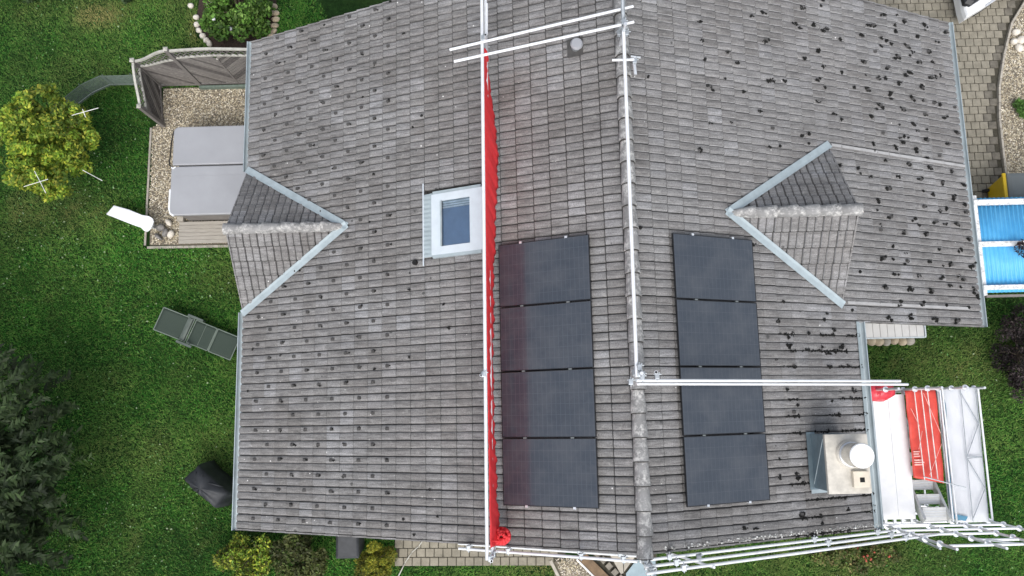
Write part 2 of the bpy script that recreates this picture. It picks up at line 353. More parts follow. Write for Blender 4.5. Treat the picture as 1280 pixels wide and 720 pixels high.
spots.sort(key=lambda q: (q[0] < 7.95+.0*q[1] and q[1] < 7.6, -q[0]))
vis = [q for q in spots if q[0] > (8.75+.12*max(0,(7.6-q[1])/4) if q[1] < 8.0 else 7.4)]
hid = [q for q in spots if q not in vis]
def lay(px, py, par, name, rest, limit, mesh, proto):
    for n, (x, y) in enumerate(px):
        if n < limit:
            o = bpy.data.objects.new(name, pm_dirty if x > kerb_x(y)-.16-.22*rnd.random() else mesh); COL.objects.link(o); o.parent = par
            o.matrix_basis = Matrix.Translation((x, y, .004+rnd.uniform(0,.004))) @ Matrix.Rotation(rnd.uniform(-.02,.02), 4, 'Z')
        else: rest.append((x, y))
rest = list(hid); lay(vis, None, drive, 'paver', rest, 300, pm, None)
mb = MB(); pt = paver_mesh(.215, .203)
for x, y in rest: mb.add([(a+x, b_+y, c+.005+rnd.uniform(0,.004)) for a, b_, c in pt.v], pt.f)
o = part('paver_field', mb, 'paver', drive); o['kind'] = 'stuff'
# dirty border course and kerb along the curve
mb = MB(); mk = MB()
def along(pts, step):
    out = []
    for (xa,ya),(xb,yb) in zip(pts, pts[1:]):
        L = math.hypot(xb-xa, yb-ya); n = max(1, round(L/step))
        for k in range(n): t = k/n; out.append((xa+(xb-xa)*t, ya+(yb-ya)*t))
    return out+[pts[-1]]
kp = along(KERB, .24)
for k, ((xa,ya),(xb,yb)) in enumerate(zip(kp, kp[1:])):
    d = Vector((xb-xa, yb-ya, 0)); L = d.length; d.normalize(); n = Vector((d.y, -d.x, 0))
    if n.x > 0: n = -n
    a = Vector((xa,ya,0))+d*.006; e = Vector((xb,yb,0))-d*.006
    for off0, off1, zz in ((.012,.10,.036),(.108,.2,.034)):
        pass
    o = part('kerb_stone', MB().beam(a-n*.02+Vector((0,0,.045)), e-n*.02+Vector((0,0,.045)), .05, .11), 'concrete', drive)
# gravel bed right
GR = [(x+.05, y) for x, y in KERB]
structure('gravel_bed_driveway', MB().add([(x,y,.008) for x,y in GR[::-1]+[(14.5,9.6),(14.5,2.6)]], [tuple(range(len(GR)+2))]), 'gravel_bed')
def pebbles(name, inside, bbox, dens, size, z, cols, label, seed):
    rs = np.random.RandomState(seed); x0,y0,x1,y1 = bbox; n = int((x1-x0)*(y1-y0)*dens)
    P = np.stack([x0+(x1-x0)*rs.rand(n), y0+(y1-y0)*rs.rand(n), np.full(n, z)], 1)
    P = P[[inside(a, c) for a, c in P[:, :2]]]; n = len(P)
    octa = np.array([[1,0,0],[0,1,0],[-1,0,0],[0,-1,0],[0,0,1]], float); tri = np.array([[0,1,4],[1,2,4],[2,3,4],[3,0,4]])
    s = size*(.5+.9*rs.rand(n, 1, 3)); s[:, :, 2] *= .7; V = octa[None]*s + rs.randn(n,5,3)*size*.18
    a = rs.rand(n)*6.28; ca, sa = np.cos(a)[:,None], np.sin(a)[:,None]
    V[:,:,0], V[:,:,1] = V[:,:,0]*ca-V[:,:,1]*sa, V[:,:,0]*sa+V[:,:,1]*ca
    V += P[:, None, :]; T = V[:, tri].reshape(-1, 3, 3); c = np.repeat(pick(cols, n, rs, .3), 4, 0)
    me = npmesh(name, T, 3, c, 'pebble'); o = link(name, me, None, fixn=False); o['kind'] = 'stuff'; o['label'] = label; o['category'] = 'gravel'; return o
GC = [(.45,.395,.285),(.55,.50,.38),(.33,.285,.20),(.68,.63,.53),(.23,.19,.135),(.47,.395,.275)]
pebbles('gravel', lambda x, y: x > kerb_x(y)+.07, (10.2,3.0,11.6,9.0), 1500, .019, .012, GC, 'pale tan gravel in the curved bed beside the driveway', 3)
# gravel yard at the hot tub
YARD = [(-11.25,2.80),(-8.2,2.72),(-8.2,6.96),(-11.10,6.98),(-11.08,6.02),(-11.33,5.92)]
structure('gravel_bed_hot_tub', MB().add([(x,y,.006) for x,y in YARD], [tuple(range(len(YARD)))]), 'gravel_bed')
pebbles('gravel', lambda x, y: x > -11.22+(.14 if y > 6.0 else 0)-(.1 if 3.5 < y < 5.95 else 0), (-11.34,2.82,-8.6,6.95), 1500, .019, .010, GC, 'tan gravel around the grey hot tub', 4)
yard = bpy.data.objects['gravel_bed_hot_tub']
for k, (ya, yb) in enumerate(((2.80,3.75),(3.76,4.72),(4.73,5.9))):
    part('edging_slab', MB().beam((-11.36+.0*k,ya,.02),(-11.36,yb,.012), .05, .03), 'concrete', yard)
for k in range(9): part('edging_slab', MB().beam((-11.3+k*.31,2.74-.002*k,.02),(-11.3+k*.31+.30,2.738-.002*k,.02), .06, .03), 'concrete', yard)
# path below the gable
structure('garden_path', MB().add([(-5.0,-5.08,.004),(-1.2,-5.12,.004),(-.2,-3.9,.004),(-5.0,-3.9,.004)], [(0,1,2,3)]), 'joint_sand')
path = bpy.data.objects['garden_path']
for j in range(5):
    for i in range(18):
        x = -4.93+(i+.5*(j % 2))*.2085; y = -4.985+j*.203-.003*i
        if x < -1.25+.3*j:
            o = bpy.data.objects.new('paver', pm); COL.objects.link(o); o.parent = path
            o.matrix_basis = Matrix.Translation((x, y, .004+rnd.uniform(0,.004))) @ Matrix.Rotation(-.012+rnd.uniform(-.02,.02), 4, 'Z') @ Matrix.Diagonal((.96,1,1,1))
structure('gravel_bed_path', MB().add([(-1.25,-5.9,.005),(-.2,-5.9,.005),(-.45,-4.98,.005),(-1.30,-5.06,.005)], [(0,1,2,3)]), 'gravel_bed')
pebbles('gravel', lambda x, y: x > -1.22+(-5.05-y)*.35, (-1.25,-5.6,-.45,-4.98), 1700, .017, .008, GC+[(.6,.55,.5)], 'small pale gravel patch below the bottom gable rails', 5)
gp = bpy.data.objects['gravel_bed_path']
part('kerb_stone', MB().beam((-1.36,-5.02,.03),(-1.0,-5.75,.03),.07,.07), 'concrete', gp)
# terrace corner under the ridge end: brown timber edge, grey slabs
structure('terrace', MB().add([(-.45,-4.2,.006),(-.2,-5.9,.006),(1.15,-5.9,.006),(1.15,-4.2,.006)], [(0,1,2,3)]), 'joint_sand')
terr = bpy.data.objects['terrace']
part('timber_edge', MB().beam((-.62,-4.92,.06),(.2,-5.75,.06),.22,.10), 'brown_wood', terr)
for k in range(5): part('step_slab', MB().beam((-.30+k*.13,-4.93-k*.14,.05),(-.20+k*.13,-4.84-k*.14,.05),.13,.07), 'kerb_dark', terr)
for k, q in enumerate([[(-.08,-4.7),(.34,-4.7),(.34,-5.33),(.28,-5.36)],[(.36,-4.7),(.62,-4.7),(.62,-4.98),(.36,-5.3)]]):
    part('terrace_slab', MB().prism(q, .01, .05), 'concrete', terr)
part('terrace_slab', MB().prism([(.40,-5.34),(.66,-5.04),(1.1,-5.04),(1.1,-5.85),(.40,-5.85)], .01, .055), 'zinc_dark', terr)

# ------------------------------------------------------------------ house
H = 6.4; AL, AR = 0.4409, 0.4473
Y0, TW, NC, EX, S0 = -3.81, .297, 36, .331, .12
Y1 = Y0+TW*NC
def slope(side, s, y, n=0.0):
    """point at slope distance s from the ridge, n above the tile plane"""
    a = AL if side < 0 else AR
    return Vector((side*(s*math.cos(a)+n*math.sin(a)), y, H-.1-s*math.sin(a)+n*math.cos(a)))
def frame(side):
    a = AL if side < 0 else AR
    X = Vector((side*math.cos(a), 0, -math.sin(a))); Z = Vector((side*math.sin(a), 0, math.cos(a))); Yv = Z.cross(X)
    return X, Yv, Z
house = thing('house', (0, 1.5, 0), 'house under a weathered grey concrete tile roof with two small cross gables', 'house')
# walls
mb = MB()
mb.prism([(-7.3,Y0+.35),(4.3,Y0+.35),(4.3,.45),(7.3,.45),(7.3,Y1-.35),(-7.3,Y1-.35)], 0, 2.55)
part('wall', mb, 'plaster', house)
for yy in (Y0+.36, Y1-.36):
    xr = 4.3 if yy < 0 else 7.3
    zr = H-.35-xr*math.tan(AR)
    part('gable_wall', MB().add([(-7.3,yy-.1,2.5),(xr,yy-.1,2.5),(xr,yy-.1,zr),(0,yy-.1,H-.35),(-7.3,yy-.1,H-.35-7.3*math.tan(AL)),(-7.3,yy+.1,2.5),(xr,yy+.1,2.5),(xr,yy+.1,zr),(0,yy+.1,H-.35),(-7.3,yy+.1,H-.35-7.3*math.tan(AL))],
        [(0,1,2,3,4),(9,8,7,6,5),(0,5,6,1),(1,6,7,2),(2,7,8,3),(3,8,9,4),(4,9,5,0)]), 'plaster', house)
part('wall', MB().box((4.2,Y0+.46,2.5),(4.3,.45,3.85)), 'plaster', house)
# roof deck
def deck(side, s0, s1, y0, y1, t=.12, top=-.055):
    vs = [slope(side, s, y, n) for n in (top-t, top) for s, y in ((s0,y0),(s1,y0),(s1,y1),(s0,y1))]
    return vs, [(0,3,2,1),(4,5,6,7),(0,1,5,4),(1,2,6,5),(2,3,7,6),(3,0,4,7)]
mb = MB()
SKY = (2.75, 3.93, 1.40, 2.62)     # opening of the roof window: s0 s1 y0 y1
yA, yB_ = Y0+.06, Y1-.06
mb.add(*deck(-1, 0, SKY[0], yA, yB_)); mb.add(*deck(-1, SKY[1], 8.66, yA, yB_)); mb.add(*deck(-1, SKY[0], SKY[1], yA, SKY[2])); mb.add(*deck(-1, SKY[0], SKY[1], SKY[3], yB_))
mb.add(*deck(1, 0, 5.0, yA, .06)); mb.add(*deck(1, 0, 8.66, .065, yB_))
roof = part('roof', mb, 'underlay', house)
# tile mesh: double-roll concrete tile, local X down the slope, Y across, Z up
def tile_mesh(name, nub=False):
    h = TW/2; prof = []
    for o, e, wd_ in ((-h, -.036, .0095), (0, -.022, .0058)):
        if o < 0: prof += [(o+.0005, e), (o+wd_, e)]
        else: prof += [(o-wd_, e), (o+wd_, e)]
        prof += [(o+wd_+.008, -.003), (o+.035, .005), (o+.0743, .008), (o+.113, .005), (o+h-.0145, -.003)]
    prof += [(h-.0060, -.036), (h-.0005, -.036)]
    n = len(prof); L0, L1 = -.035, EX+.004
    vs = []
    for x, dz in ((L0, -.018), (.020, -.0125), (L1-.024, .020), (L1-.013, .018), (L1, .004), (L1+.001, -.030)):
        for y, z in prof: vs.append((x, y, (z if dz > -.029 else max(z,-.02)*.4)+dz))
    fs = [(k*n+i, (k+1)*n+i, (k+1)*n+i+1, k*n+i+1) for k in range(5) for i in range(n-1)]
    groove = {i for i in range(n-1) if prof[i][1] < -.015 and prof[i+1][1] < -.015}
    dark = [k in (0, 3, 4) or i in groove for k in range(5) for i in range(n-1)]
    mb = MB().add(vs, fs)
    nf = len(mb.f)
    if nub:
        z = .016; yc = -.07
        mb.add([(.16,yc-.030,z),(.225,yc-.036,z),(.225,yc+.034,z),(.16,yc+.026,z),(.20,yc-.020,z+.038),(.222,yc-.024,z+.038),(.222,yc+.02,z+.038),(.20,yc+.016,z+.038)],
               [(4,5,6,7),(0,1,5,4),(1,2,6,5),(2,3,7,6),(3,0,4,7)])
    me = mb.mesh(name); fix_normals(me)
    edge = {i for i in range(n-1) if prof[i][1] < -.015 and prof[i+1][1] > -.01}
    for m in ('tile', 'nub', 'joint_dirt_shade', 'tile_edge'): me.materials.append(MAT[m])
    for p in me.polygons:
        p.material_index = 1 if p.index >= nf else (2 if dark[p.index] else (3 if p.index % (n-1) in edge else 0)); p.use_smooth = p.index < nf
    if me.polygons[n].normal.z < 0: me.flip_normals()
    try: me.set_sharp_from_angle(angle=math.radians(30))
    except Exception: pass
    return me
TM = {False: tile_mesh('roof_tile'), True: tile_mesh('snow_guard_tile', True)}
tiles = []
def in_dormer(side, x, y, m):
    ap, fr_ = (5.47, 7.95) if side < 0 else (1.95, 4.27)
    ax = abs(x); hw = (ax-ap)/(fr_-ap)*1.56-m
    return ap < ax < fr_+.02-(m if side > 0 else 0) and abs(y-(2.27 if side < 0 else 1.94)) < hw
for side in (-1, 1):
    a = AL if side < 0 else AR; X, Yv, Z = frame(side)
    for k in range(26):
        for j in range(NC):
            s = S0+EX*k; y = Y0+TW*(j+.5)
            if side > 0 and j < 13 and k > 14: continue
            sc = s+EX/2; xc = side*sc*math.cos(a)
            if in_dormer(side, xc, y, .36): continue
            if side < 0 and SKY[0]-.05 < sc < SKY[1]+.05 and SKY[2] < y < SKY[3]: continue
            nub = False
            if side < 0: nub = (k+j) % 2 == 0 and k >= 14 and k < 25
            else: nub = (k+j) % 2 == 0 and (k >= 17 and k < 25) and rnd.random() < .9 or (k > 7 and (k+j) % 2 == 0 and k % 4 == 1 and rnd.random() < .5)
            if nub and rnd.random() < (.45 if side > 0 else .07): nub = None
            M = Matrix((( X.x, Yv.x, Z.x, 0), (X.y, Yv.y, Z.y, 0), (X.z, Yv.z, Z.z, 0), (0,0,0,1)))
            p = slope(side, s, y, rnd.uniform(-.003, .004))
            M = Matrix.Translation(p) @ M @ Matrix.Rotation(rnd.gauss(0, .006), 4, 'Z') @ Matrix.Rotation(rnd.gauss(0, .006), 4, 'X')
            under = (side < 0 and .68 < sc < 2.5 and -3.2 < y < 1.5) or (side > 0 and .75 < sc < 2.6 and -3.2 < y < 1.5)
            tiles.append(((p-CAM).length + (50 if under else 0), M, nub, side, k, j))
tiles.sort(key=lambda t: t[0])
mbs = MB(); mi = []
for n, (d, M, nub, side, k, j) in enumerate(tiles):
    me = TM[bool(nub)]
    if n < 300:
        o = bpy.data.objects.new('roof_tile', me); COL.objects.link(o); o.parent = roof; o.matrix_basis = M
    else:
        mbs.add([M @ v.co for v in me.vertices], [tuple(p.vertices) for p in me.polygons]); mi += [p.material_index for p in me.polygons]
me = mbs.mesh('roof_tile_field')
for m in ('tile', 'nub', 'joint_dirt_shade', 'tile_edge'): me.materials.append(MAT[m])
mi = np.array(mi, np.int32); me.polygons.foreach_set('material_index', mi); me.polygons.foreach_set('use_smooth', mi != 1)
try: me.set_sharp_from_angle(angle=math.radians(28))
except Exception: pass
o = link('roof_tile_field', me, None, roof, fixn=False); o['kind'] = 'stuff'
# verge tiles (skirts on the gable edges)
for side in (-1, 1):
    for k in range(26):
        for yy, sg in ((Y0, -1), (Y1, 1)):
            if side > 0 and sg < 0 and k > 14: continue
            s = S0+EX*k
            vs = []
            for dn in (-.11, .0):
                for ss, lift in ((s-.02, -.012), (s+EX+.008, .020)):
                    for dy in (.0, .028): vs.append(slope(side, ss, yy+sg*dy, dn+lift+.006))
            part('verge_tile', MB().add(vs, [(0,1,3,2),(4,6,7,5),(0,4,5,1),(2,3,7,6),(0,2,6,4),(1,5,7,3)]), 'tile', roof)
for k in range(15, 26):    # cut verge of the right extension at y = 0.05
    s = S0+EX*k; vs = []
    for dn in (-.11, .0):
        for ss, lift in ((s-.02, -.012), (s+EX+.008, .020)):
            for dy in (.0, .028): vs.append(slope(1, ss, Y0+13*TW-dy, dn+lift+.006))
    part('verge_tile', MB().add(vs, [(0,1,3,2),(4,6,7,5),(0,4,5,1),(2,3,7,6),(0,2,6,4),(1,5,7,3)]), 'tile', roof)
# ridge tiles
def ridge_cap(p0, p1, r0, r1, drop, n=9):
    p0 = Vector(p0); p1 = Vector(p1); d = (p1-p0).normalized(); sd = d.cross(Vector((0,0,1))).normalized(); up = sd.cross(d)
    rings = []
    for p, r in ((p0, r0), (p1, r1)):
        out = [p+sd*r*math.cos(t)+up*(r*.72*math.sin(t)-drop*(1-math.sin(t))) for t in [math.pi*i/n for i in range(n+1)]]
        inn = [p+sd*(r-.018)*math.cos(t)+up*((r-.018)*.72*math.sin(t)-drop*(1-math.sin(t))-.004) for t in [math.pi*i/n for i in range(n,-1,-1)]]
        rings.append(out+inn)
    return MB().loft(rings)
yy = Y1+.03; k = 0
while yy > Y0+.02:
    y2 = max(yy-.41, Y0-.05); z = H-.045+rnd.uniform(-.006,.006); xo = rnd.uniform(-.008,.008)
    part('ridge_tile', ridge_cap((xo,yy,z-.012),(xo+rnd.uniform(-.006,.006),y2-.02,z+.024), .104, .136, .05), 'ridge_stone', roof, smooth=False)
    part('ridge_joint_dirt_shade', ridge_cap((xo,y2-.018,z+.006),(xo,y2-.034,z+.006), .122, .122, .05), 'joint_dirt_shade', roof); yy -= .385; k += 1
# gutters
def gutter(x, ya, yb, z, r=.075):
    rings = []
    for y in (ya, yb):
        o = [(x+r*math.cos(t), y, z+r*math.sin(t)) for t in [math.pi+math.pi*i/8 for i in range(9)]]
        q = [(x+(r-.006)*math.cos(t), y, z+(r-.006)*math.sin(t)) for t in [math.pi+math.pi*i/8 for i in range(8,-1,-1)]]
        rings.append(o+q)
    mb = MB().loft(rings)
    sgn = 1 if x > 0 else -1
    mb.tube((x+sgn*r, ya, z+.004), (x+sgn*r, yb, z+.004), .012, 6)
    for y in (ya, yb): mb.add([(x+r*math.cos(t), y, z+r*math.sin(t)) for t in [math.pi+math.pi*i/8 for i in range(9)]], [tuple(range(9))])
    return mb
zl = slope(-1, 8.73, 0).z; zr = slope(1, 8.73, 0).z; zr2 = slope(1, 5.09, 0).z
part('gutter', gutter(-7.925, 3.86, Y1+.05, zl-.035), 'zinc', house); part('gutter', gutter(-7.925, Y0-.04, .70, zl-.035), 'zinc', house)
part('gutter', gutter(7.915, Y0+13*TW-.03, Y1+.05, zr-.035), 'zinc', house); part('gutter', gutter(4.665, Y0-.04, .03, zr2-.035), 'zinc', house)
# eave flashings (zinc apron under the last tile row)
part('eave_flashing', MB().add([slope(1, 5.02, Y0, .04), slope(1, 5.02, .03, .04), slope(1, 5.12, .03, .02), slope(1, 5.12, Y0, .02)], [(0,1,2,3)]), 'zinc', house, thick=.004)
# valley strips at the right cross gable
for yy, x0, x1 in ((3.545, 4.32, 7.86), (.395, 4.38, 7.52)):
    s0, s1 = x0/math.cos(AR), x1/math.cos(AR)
    part('flashing_strip', MB().add([slope(1,s,yy+d,n) for n in (.018,.030) for s,d in ((s0,-.028),(s1,-.028),(s1,.028),(s0,.028))], [(0,3,2,1),(4,5,6,7),(0,1,5,4),(1,2,6,5),(2,3,7,6),(3,0,4,7)]), 'strip_grey', roof)
# cross gables
def cross_gable(side, xa, xf, yc, hw, zr, zv):
    g = part('gable_roof', MB().add([(side*xa,yc,zr-.05),(side*xf,yc,zr-.05),(side*xf,yc-hw,zv-.07),(side*xf,yc+hw,zv-.07)], [(0,1,2),(0,3,1),(1,3,2),(0,2,3)]), 'underlay', house)
    b_ = math.atan2(zr-zv, hw)
    for dy in (-1, 1):
        D = Vector((0, dy*math.cos(b_), -math.sin(b_))); Z = Vector((0, dy*math.sin(b_), math.cos(b_))); Yv = Z.cross(D)
        ncol = int((xf-xa)/TW)+2
        # vertical cutting plane through apex and valley end
        A = Vector((side*xa, yc, 0)); B = Vector((side*xf, yc+dy*hw, 0)); t = (B-A).normalized(); nn = Vector((-t.y, t.x, 0))
        if nn.dot(Vector((side*xf, yc, 0))-A) < 0: nn = -nn
        for k in range(7):
            for j in range(ncol):
                xc = side*(xf-TW*(j+.5)+.02); s = .07+EX*k
                p = Vector((xc, yc, zr+.01)) + D*s
                M = Matrix.Translation(p) @ Matrix(((D.x,Yv.x,Z.x,0),(D.y,Yv.y,Z.y,0),(D.z,Yv.z,Z.z,0),(0,0,0,1)))
                bm = bmesh.new(); bm.from_mesh(TM[False]); bm.transform(M)
                for co, no in ((A+nn*.03, nn),):
                    bmesh.ops.bisect_plane(bm, geom=bm.verts[:]+bm.edges[:]+bm.faces[:], plane_co=co, plane_no=no, clear_inner=True)
                if len(bm.faces) > 3:
                    me = bpy.data.meshes.new('gable_tile'); bm.to_mesh(me); [me.materials.append(MAT[m]) for m in ('tile', 'nub', 'joint_dirt_shade', 'tile_edge')]; link('gable_tile', me, None, g, fixn=False)
                bm.free()
        # valley sheet
        V0 = Vector((side*xa, yc, zr)); V1 = Vector((side*(xf+.05), yc+dy*(hw+.03), zv-.02)); d = (V1-V0).normalized(); V0 = V0-d*.08
        o1 = -nn*.10; o2 = nn*.055; a = AL if side < 0 else AR
        def pt(P, o, lift): return Vector((P.x+o.x, P.y+o.y, H-.1-abs(P.x+o.x)*math.tan(a)+lift))
        part('valley_flashing', MB().sheet([[pt(V0,o1,.040), pt(V0,o2*.1,.062), pt(V0,o2,.085)],[pt(V1,o1,.040), pt(V1,o2*.1,.062), pt(V1,o2,.085)]]), 'zinc_pale', g, thick=.006)
        # verge board
        part('verge_board', MB().beam((side*(xf+.03),yc+dy*.03,zr-.06),(side*(xf+.03),yc+dy*(hw-.02),zv-.05),.03,.10), 'tile', g)
    n = 6; L = (xf-xa)/n
    for k in range(n):
        x1, x0 = side*(xf-k*L+.06), side*(xf-(k+1)*L+.02)
        z = zr+.04
        part('ridge_tile', ridge_cap((x0,yc,z-.012),(x1,yc,z+.022), .092 if k < n-1 else .06, .122, .045), 'ridge_stone', g)
    part('gable_front', MB().add([(side*(xf-.12),yc,zr-.08),(side*(xf-.12),yc-hw+.1,zv-.04),(side*(xf-.12),yc+hw-.1,zv-.04)], [(0,1,2)]), 'plaster', g, thick=.04)
    part('ridge_end', MB().box((side*(xf+.06)-.02,yc-.08,zr-.02),(side*(xf+.06)+.02,yc+.08,zr+.09)), 'rock_white', g, bevel=.015)
    return g
cross_gable(-1, 5.47, 7.86, 2.27, 1.56, 3.72, 2.60)
cross_gable(1, 1.95, 4.24, 1.94, 1.56, 5.36, 4.25)
part('wall', MB().box((-7.72,.9,0),(-7.3,3.65,2.6)), 'plaster', house)
# roof window
win = thing('tmp', (0,0,0), '', ''); bpy.data.objects.remove(win); 
def sbox(side, s0, s1, y0, y1, n0, n1):
    return MB().add([slope(side,s,y,n) for n in (n0,n1) for s,y in ((s0,y0),(s1,y0),(s1,y1),(s0,y1))], [(0,3,2,1),(4,5,6,7),(0,1,5,4),(1,2,6,5),(2,3,7,6),(3,0,4,7)])
ws = lambda x: -x/math.cos(AL)
win = part('roof_window', sbox(-1, ws(-2.46), ws(-3.55), 1.40, 2.62, -.04, .055), 'zinc_pale', house)
# hollow: build frame bars above, the box is low
for nm, q, m in (('frame_bar', (ws(-2.50),ws(-2.76),1.42,2.60,.056,.10), 'white_paint'), ('frame_bar', (ws(-3.33),ws(-3.52),1.42,2.60,.056,.095), 'white_paint'),
                 ('frame_bar', (ws(-2.76),ws(-3.33),1.42,1.57,.056,.10), 'white_paint'), ('frame_bar', (ws(-2.76),ws(-3.33),2.45,2.60,.056,.10), 'white_paint'),
                 ('frame_trim', (ws(-3.30),ws(-3.33),1.575,2.445,.10,.125), 'zinc_pale'), ('frame_trim', (ws(-2.55),ws(-3.50),1.36,1.43,.02,.085), 'zinc_pale'), ('frame_trim', (ws(-2.55),ws(-3.50),2.59,2.66,.02,.085), 'zinc_pale'),
                 ('blind', (ws(-2.77),ws(-3.32),1.575,2.30,.058,.062), 'blind_blue')):
    part(nm, sbox(-1, *q), m, win)
for k in range(3): part('blind_slat', sbox(-1, ws(-2.78), ws(-3.31), 2.31+.045*k, 2.335+.045*k, .060, .068), 'blind_pale', win)
part('pane', sbox(-1, ws(-2.765), ws(-3.325), 1.572, 2.448, .082, .086), 'window_glass', win)
# pleated apron below the window
g = []
for i in range(29):
    y = 1.40+1.24*i/28; g.append([slope(-1, ws(-3.52), y, .060), slope(-1, ws(-3.60), y, .048+.008*(i % 2)), slope(-1, ws(-3.70), y, .036+.012*(i % 2))])
part('apron', MB().sheet(g), 'zinc_pale', win, thick=.003)
part('apron_bar', MB().tube(slope(-1, ws(-3.71), 1.24, .05), slope(-1, ws(-3.71), 2.86, .05), .016, 6), 'white_paint', win)
# vent pipes
v = part('vent_pipe', MB().tube(slope(-1,.86,4.93,0), slope(-1,.86,4.93,0)+Vector((0,0,.16)), .085, 16), 'galv_dark', house)
part('vent_cap', MB().tube(slope(-1,.86,4.93,0)+Vector((0,0,.16)), slope(-1,.86,4.93,0)+Vector((0,0,.20)), .115, 18, .09), 'cover_grey', v)
part('vent_base', sbox(-1, .72, 1.02, 4.76, 5.10, .028, .036), 'underlay', v)
v = part('vent_pipe', MB().tube(slope(-1,4.30,1.33,0), slope(-1,4.30,1.33,.07), .05, 12), 'hole_black', house)
# chimney
ch = part('chimney', MB().box((3.30,-3.0,4.0),(3.95,-2.06,5.42)), 'slate_clad', house)
part('cladding_sheet', MB().add([(3.29,-2.05,4.6),(3.29,-3.0,4.6),(3.29,-2.05,5.42),(3.29,-3.0,5.42)], [(0,1,3,2)]), 'slate_clad', ch, thick=.004)
part('chimney_flashing', MB().add([slope(1,3.52,-2.02,.05), slope(1,3.52,-3.03,.05), slope(1,3.70,-3.03,.07), slope(1,3.70,-2.02,.07)], [(0,1,2,3)]), 'zinc_dark', ch, thick=.005)
part('chimney_flashing', MB().add([slope(1,3.55,-3.0,.045), slope(1,3.55,-3.10,.045), slope(1,4.3,-3.10,.045), slope(1,4.3,-3.0,.045)], [(0,1,2,3)]), 'zinc', ch, thick=.005)
for q in ((2.10),): part('seam', MB().tube((3.283,-2.95,4.78),(3.283,-2.12,5.38),.006,5), 'zinc', ch)
part('chimney_cap', MB().box((3.27,-3.04,5.42),(4.0,-2.04,5.51)), 'stone_cap', ch, bevel=.012)
mb = MB()
for z0, z1, r in ((5.51,5.535,.245),(5.535,5.56,.235)): mb.tube((3.68,-2.38,z0),(3.68,-2.38,z1),r,28)
ring = part('flue_collar', mb, 'stone_cap', ch)
fl_ = part('flue_pipe', MB().tube((3.68,-2.38,5.55),(3.68,-2.38,5.98),.20,28), 'steel', ch, smooth=False)
part('flue_band', MB().tube((3.68,-2.38,5.565),(3.68,-2.38,5.60),.212,28), 'galv', fl_)
part('flue_cover', MB().tube((3.68,-2.38,6.0),(3.68,-2.38,6.02),.205,28,.19), 'cap_white', fl_)
fb = part('flue_block', MB().box((3.67,-2.93,5.51),(3.94,-2.66,5.60)), 'flue_block', ch, bevel=.01)
part('flue_hole', MB().box((3.775,-2.845,5.6),(3.855,-2.765,5.603)), 'hole_black', fb)
# small side porch roof with white panels, and its plinth
pr_ = part('porch_roof', MB().box((5.30,-.10,2.26),(6.72,.44,2.34)), 'panel_white', house)
for k in range(9): part('roof_panel', MB().box((5.32+k*.155,-.14,2.345),(5.32+k*.155+.148,.42,2.375)), 'panel_white', pr_, bevel=.004)
part('porch_trim', MB().box((5.29,-.165,2.25),(6.74,-.142,2.385)), 'white_paint', pr_); part('porch_trim', MB().box((6.725,-.14,2.25),(6.75,.43,2.385)), 'white_paint', pr_)
part('porch_post', MB().box((6.62,.0,0),(6.72,.10,2.26)), 'white_paint', pr_)

# ------------------------------------------------------------------ moss on the roof
rs = np.random.RandomState(5)
cl = []
def moss_clump(side, s, y, r, n, el=1.0):
    for _ in range(n):
        a = rs.rand()*6.28; q = r*rs.rand()**.6
        p = slope(side, s+q*math.cos(a)*el, y+q*math.sin(a)*.8, .018+rs.rand()*.012)
        cl.append((p, .008+.016*rs.rand()))
for (d, M, nub, side, k, j) in tiles:
    s = S0+EX*k; y = Y0+TW*(j+.5)
    if side > 0:
        if nub is not False and rs.rand() < .9:
            a0 = rs.uniform(-.6,.6)
            for _ in range(rs.randint(2, 5)): t_ = rs.uniform(-.07,.07); moss_clump(1, s+.20+t_, y-.07+t_*a0+.02*rs.randn(), .012+.024*rs.rand(), rs.randint(8, 26), 1.4)
        low = k > 8 and y < .1
        if rs.rand() < (.30 if k > 4 else .05): moss_clump(1, s+EX*rs.rand(), y+.12*rs.randn(), .015+.04*rs.rand(), rs.randint(4, 24), 1.4)
        if low and rs.rand() < .62:
            moss_clump(1, s+.30, y-.14, .05, 10); moss_clump(1, s+.15, y-TW/2, .15, rs.randint(8, 26), 1) if rs.rand() < .0 else None
            for _ in range(rs.randint(10, 40)): cl.append((slope(1, s+.33*rs.rand()**.7, y-TW/2+.010*rs.randn(), .012), .008+.012*rs.rand()))
    else:
        if nub is not False and rs.rand() < .6: moss_clump(-1, s+.18+.03*rs.randn(), y+.07+.015*rs.randn(), .02, rs.randint(2, 8), 1.6)
        elif k > 9 and rs.rand() < .035: moss_clump(-1, s+EX*rs.rand(), y+.1*rs.randn(), .025, rs.randint(3, 8))
n = len(cl); octa = np.array([[1,0,0],[0,1,0],[-1,0,0],[0,-1,0],[0,0,.9]], float); tri = np.array([[0,1,4],[1,2,4],[2,3,4],[3,0,4]])
V = octa[None]*np.array([c[1] for c in cl])[:,None,None]*(1+.4*rs.randn(n,5,1))+np.array([tuple(c[0]) for c in cl])[:,None,:]
me = npmesh('moss', V[:, tri].reshape(-1,3,3), 3, np.full((n*4,3), .02), 'moss'); o = link('moss', me, None, roof, fixn=False); o['kind'] = 'stuff'
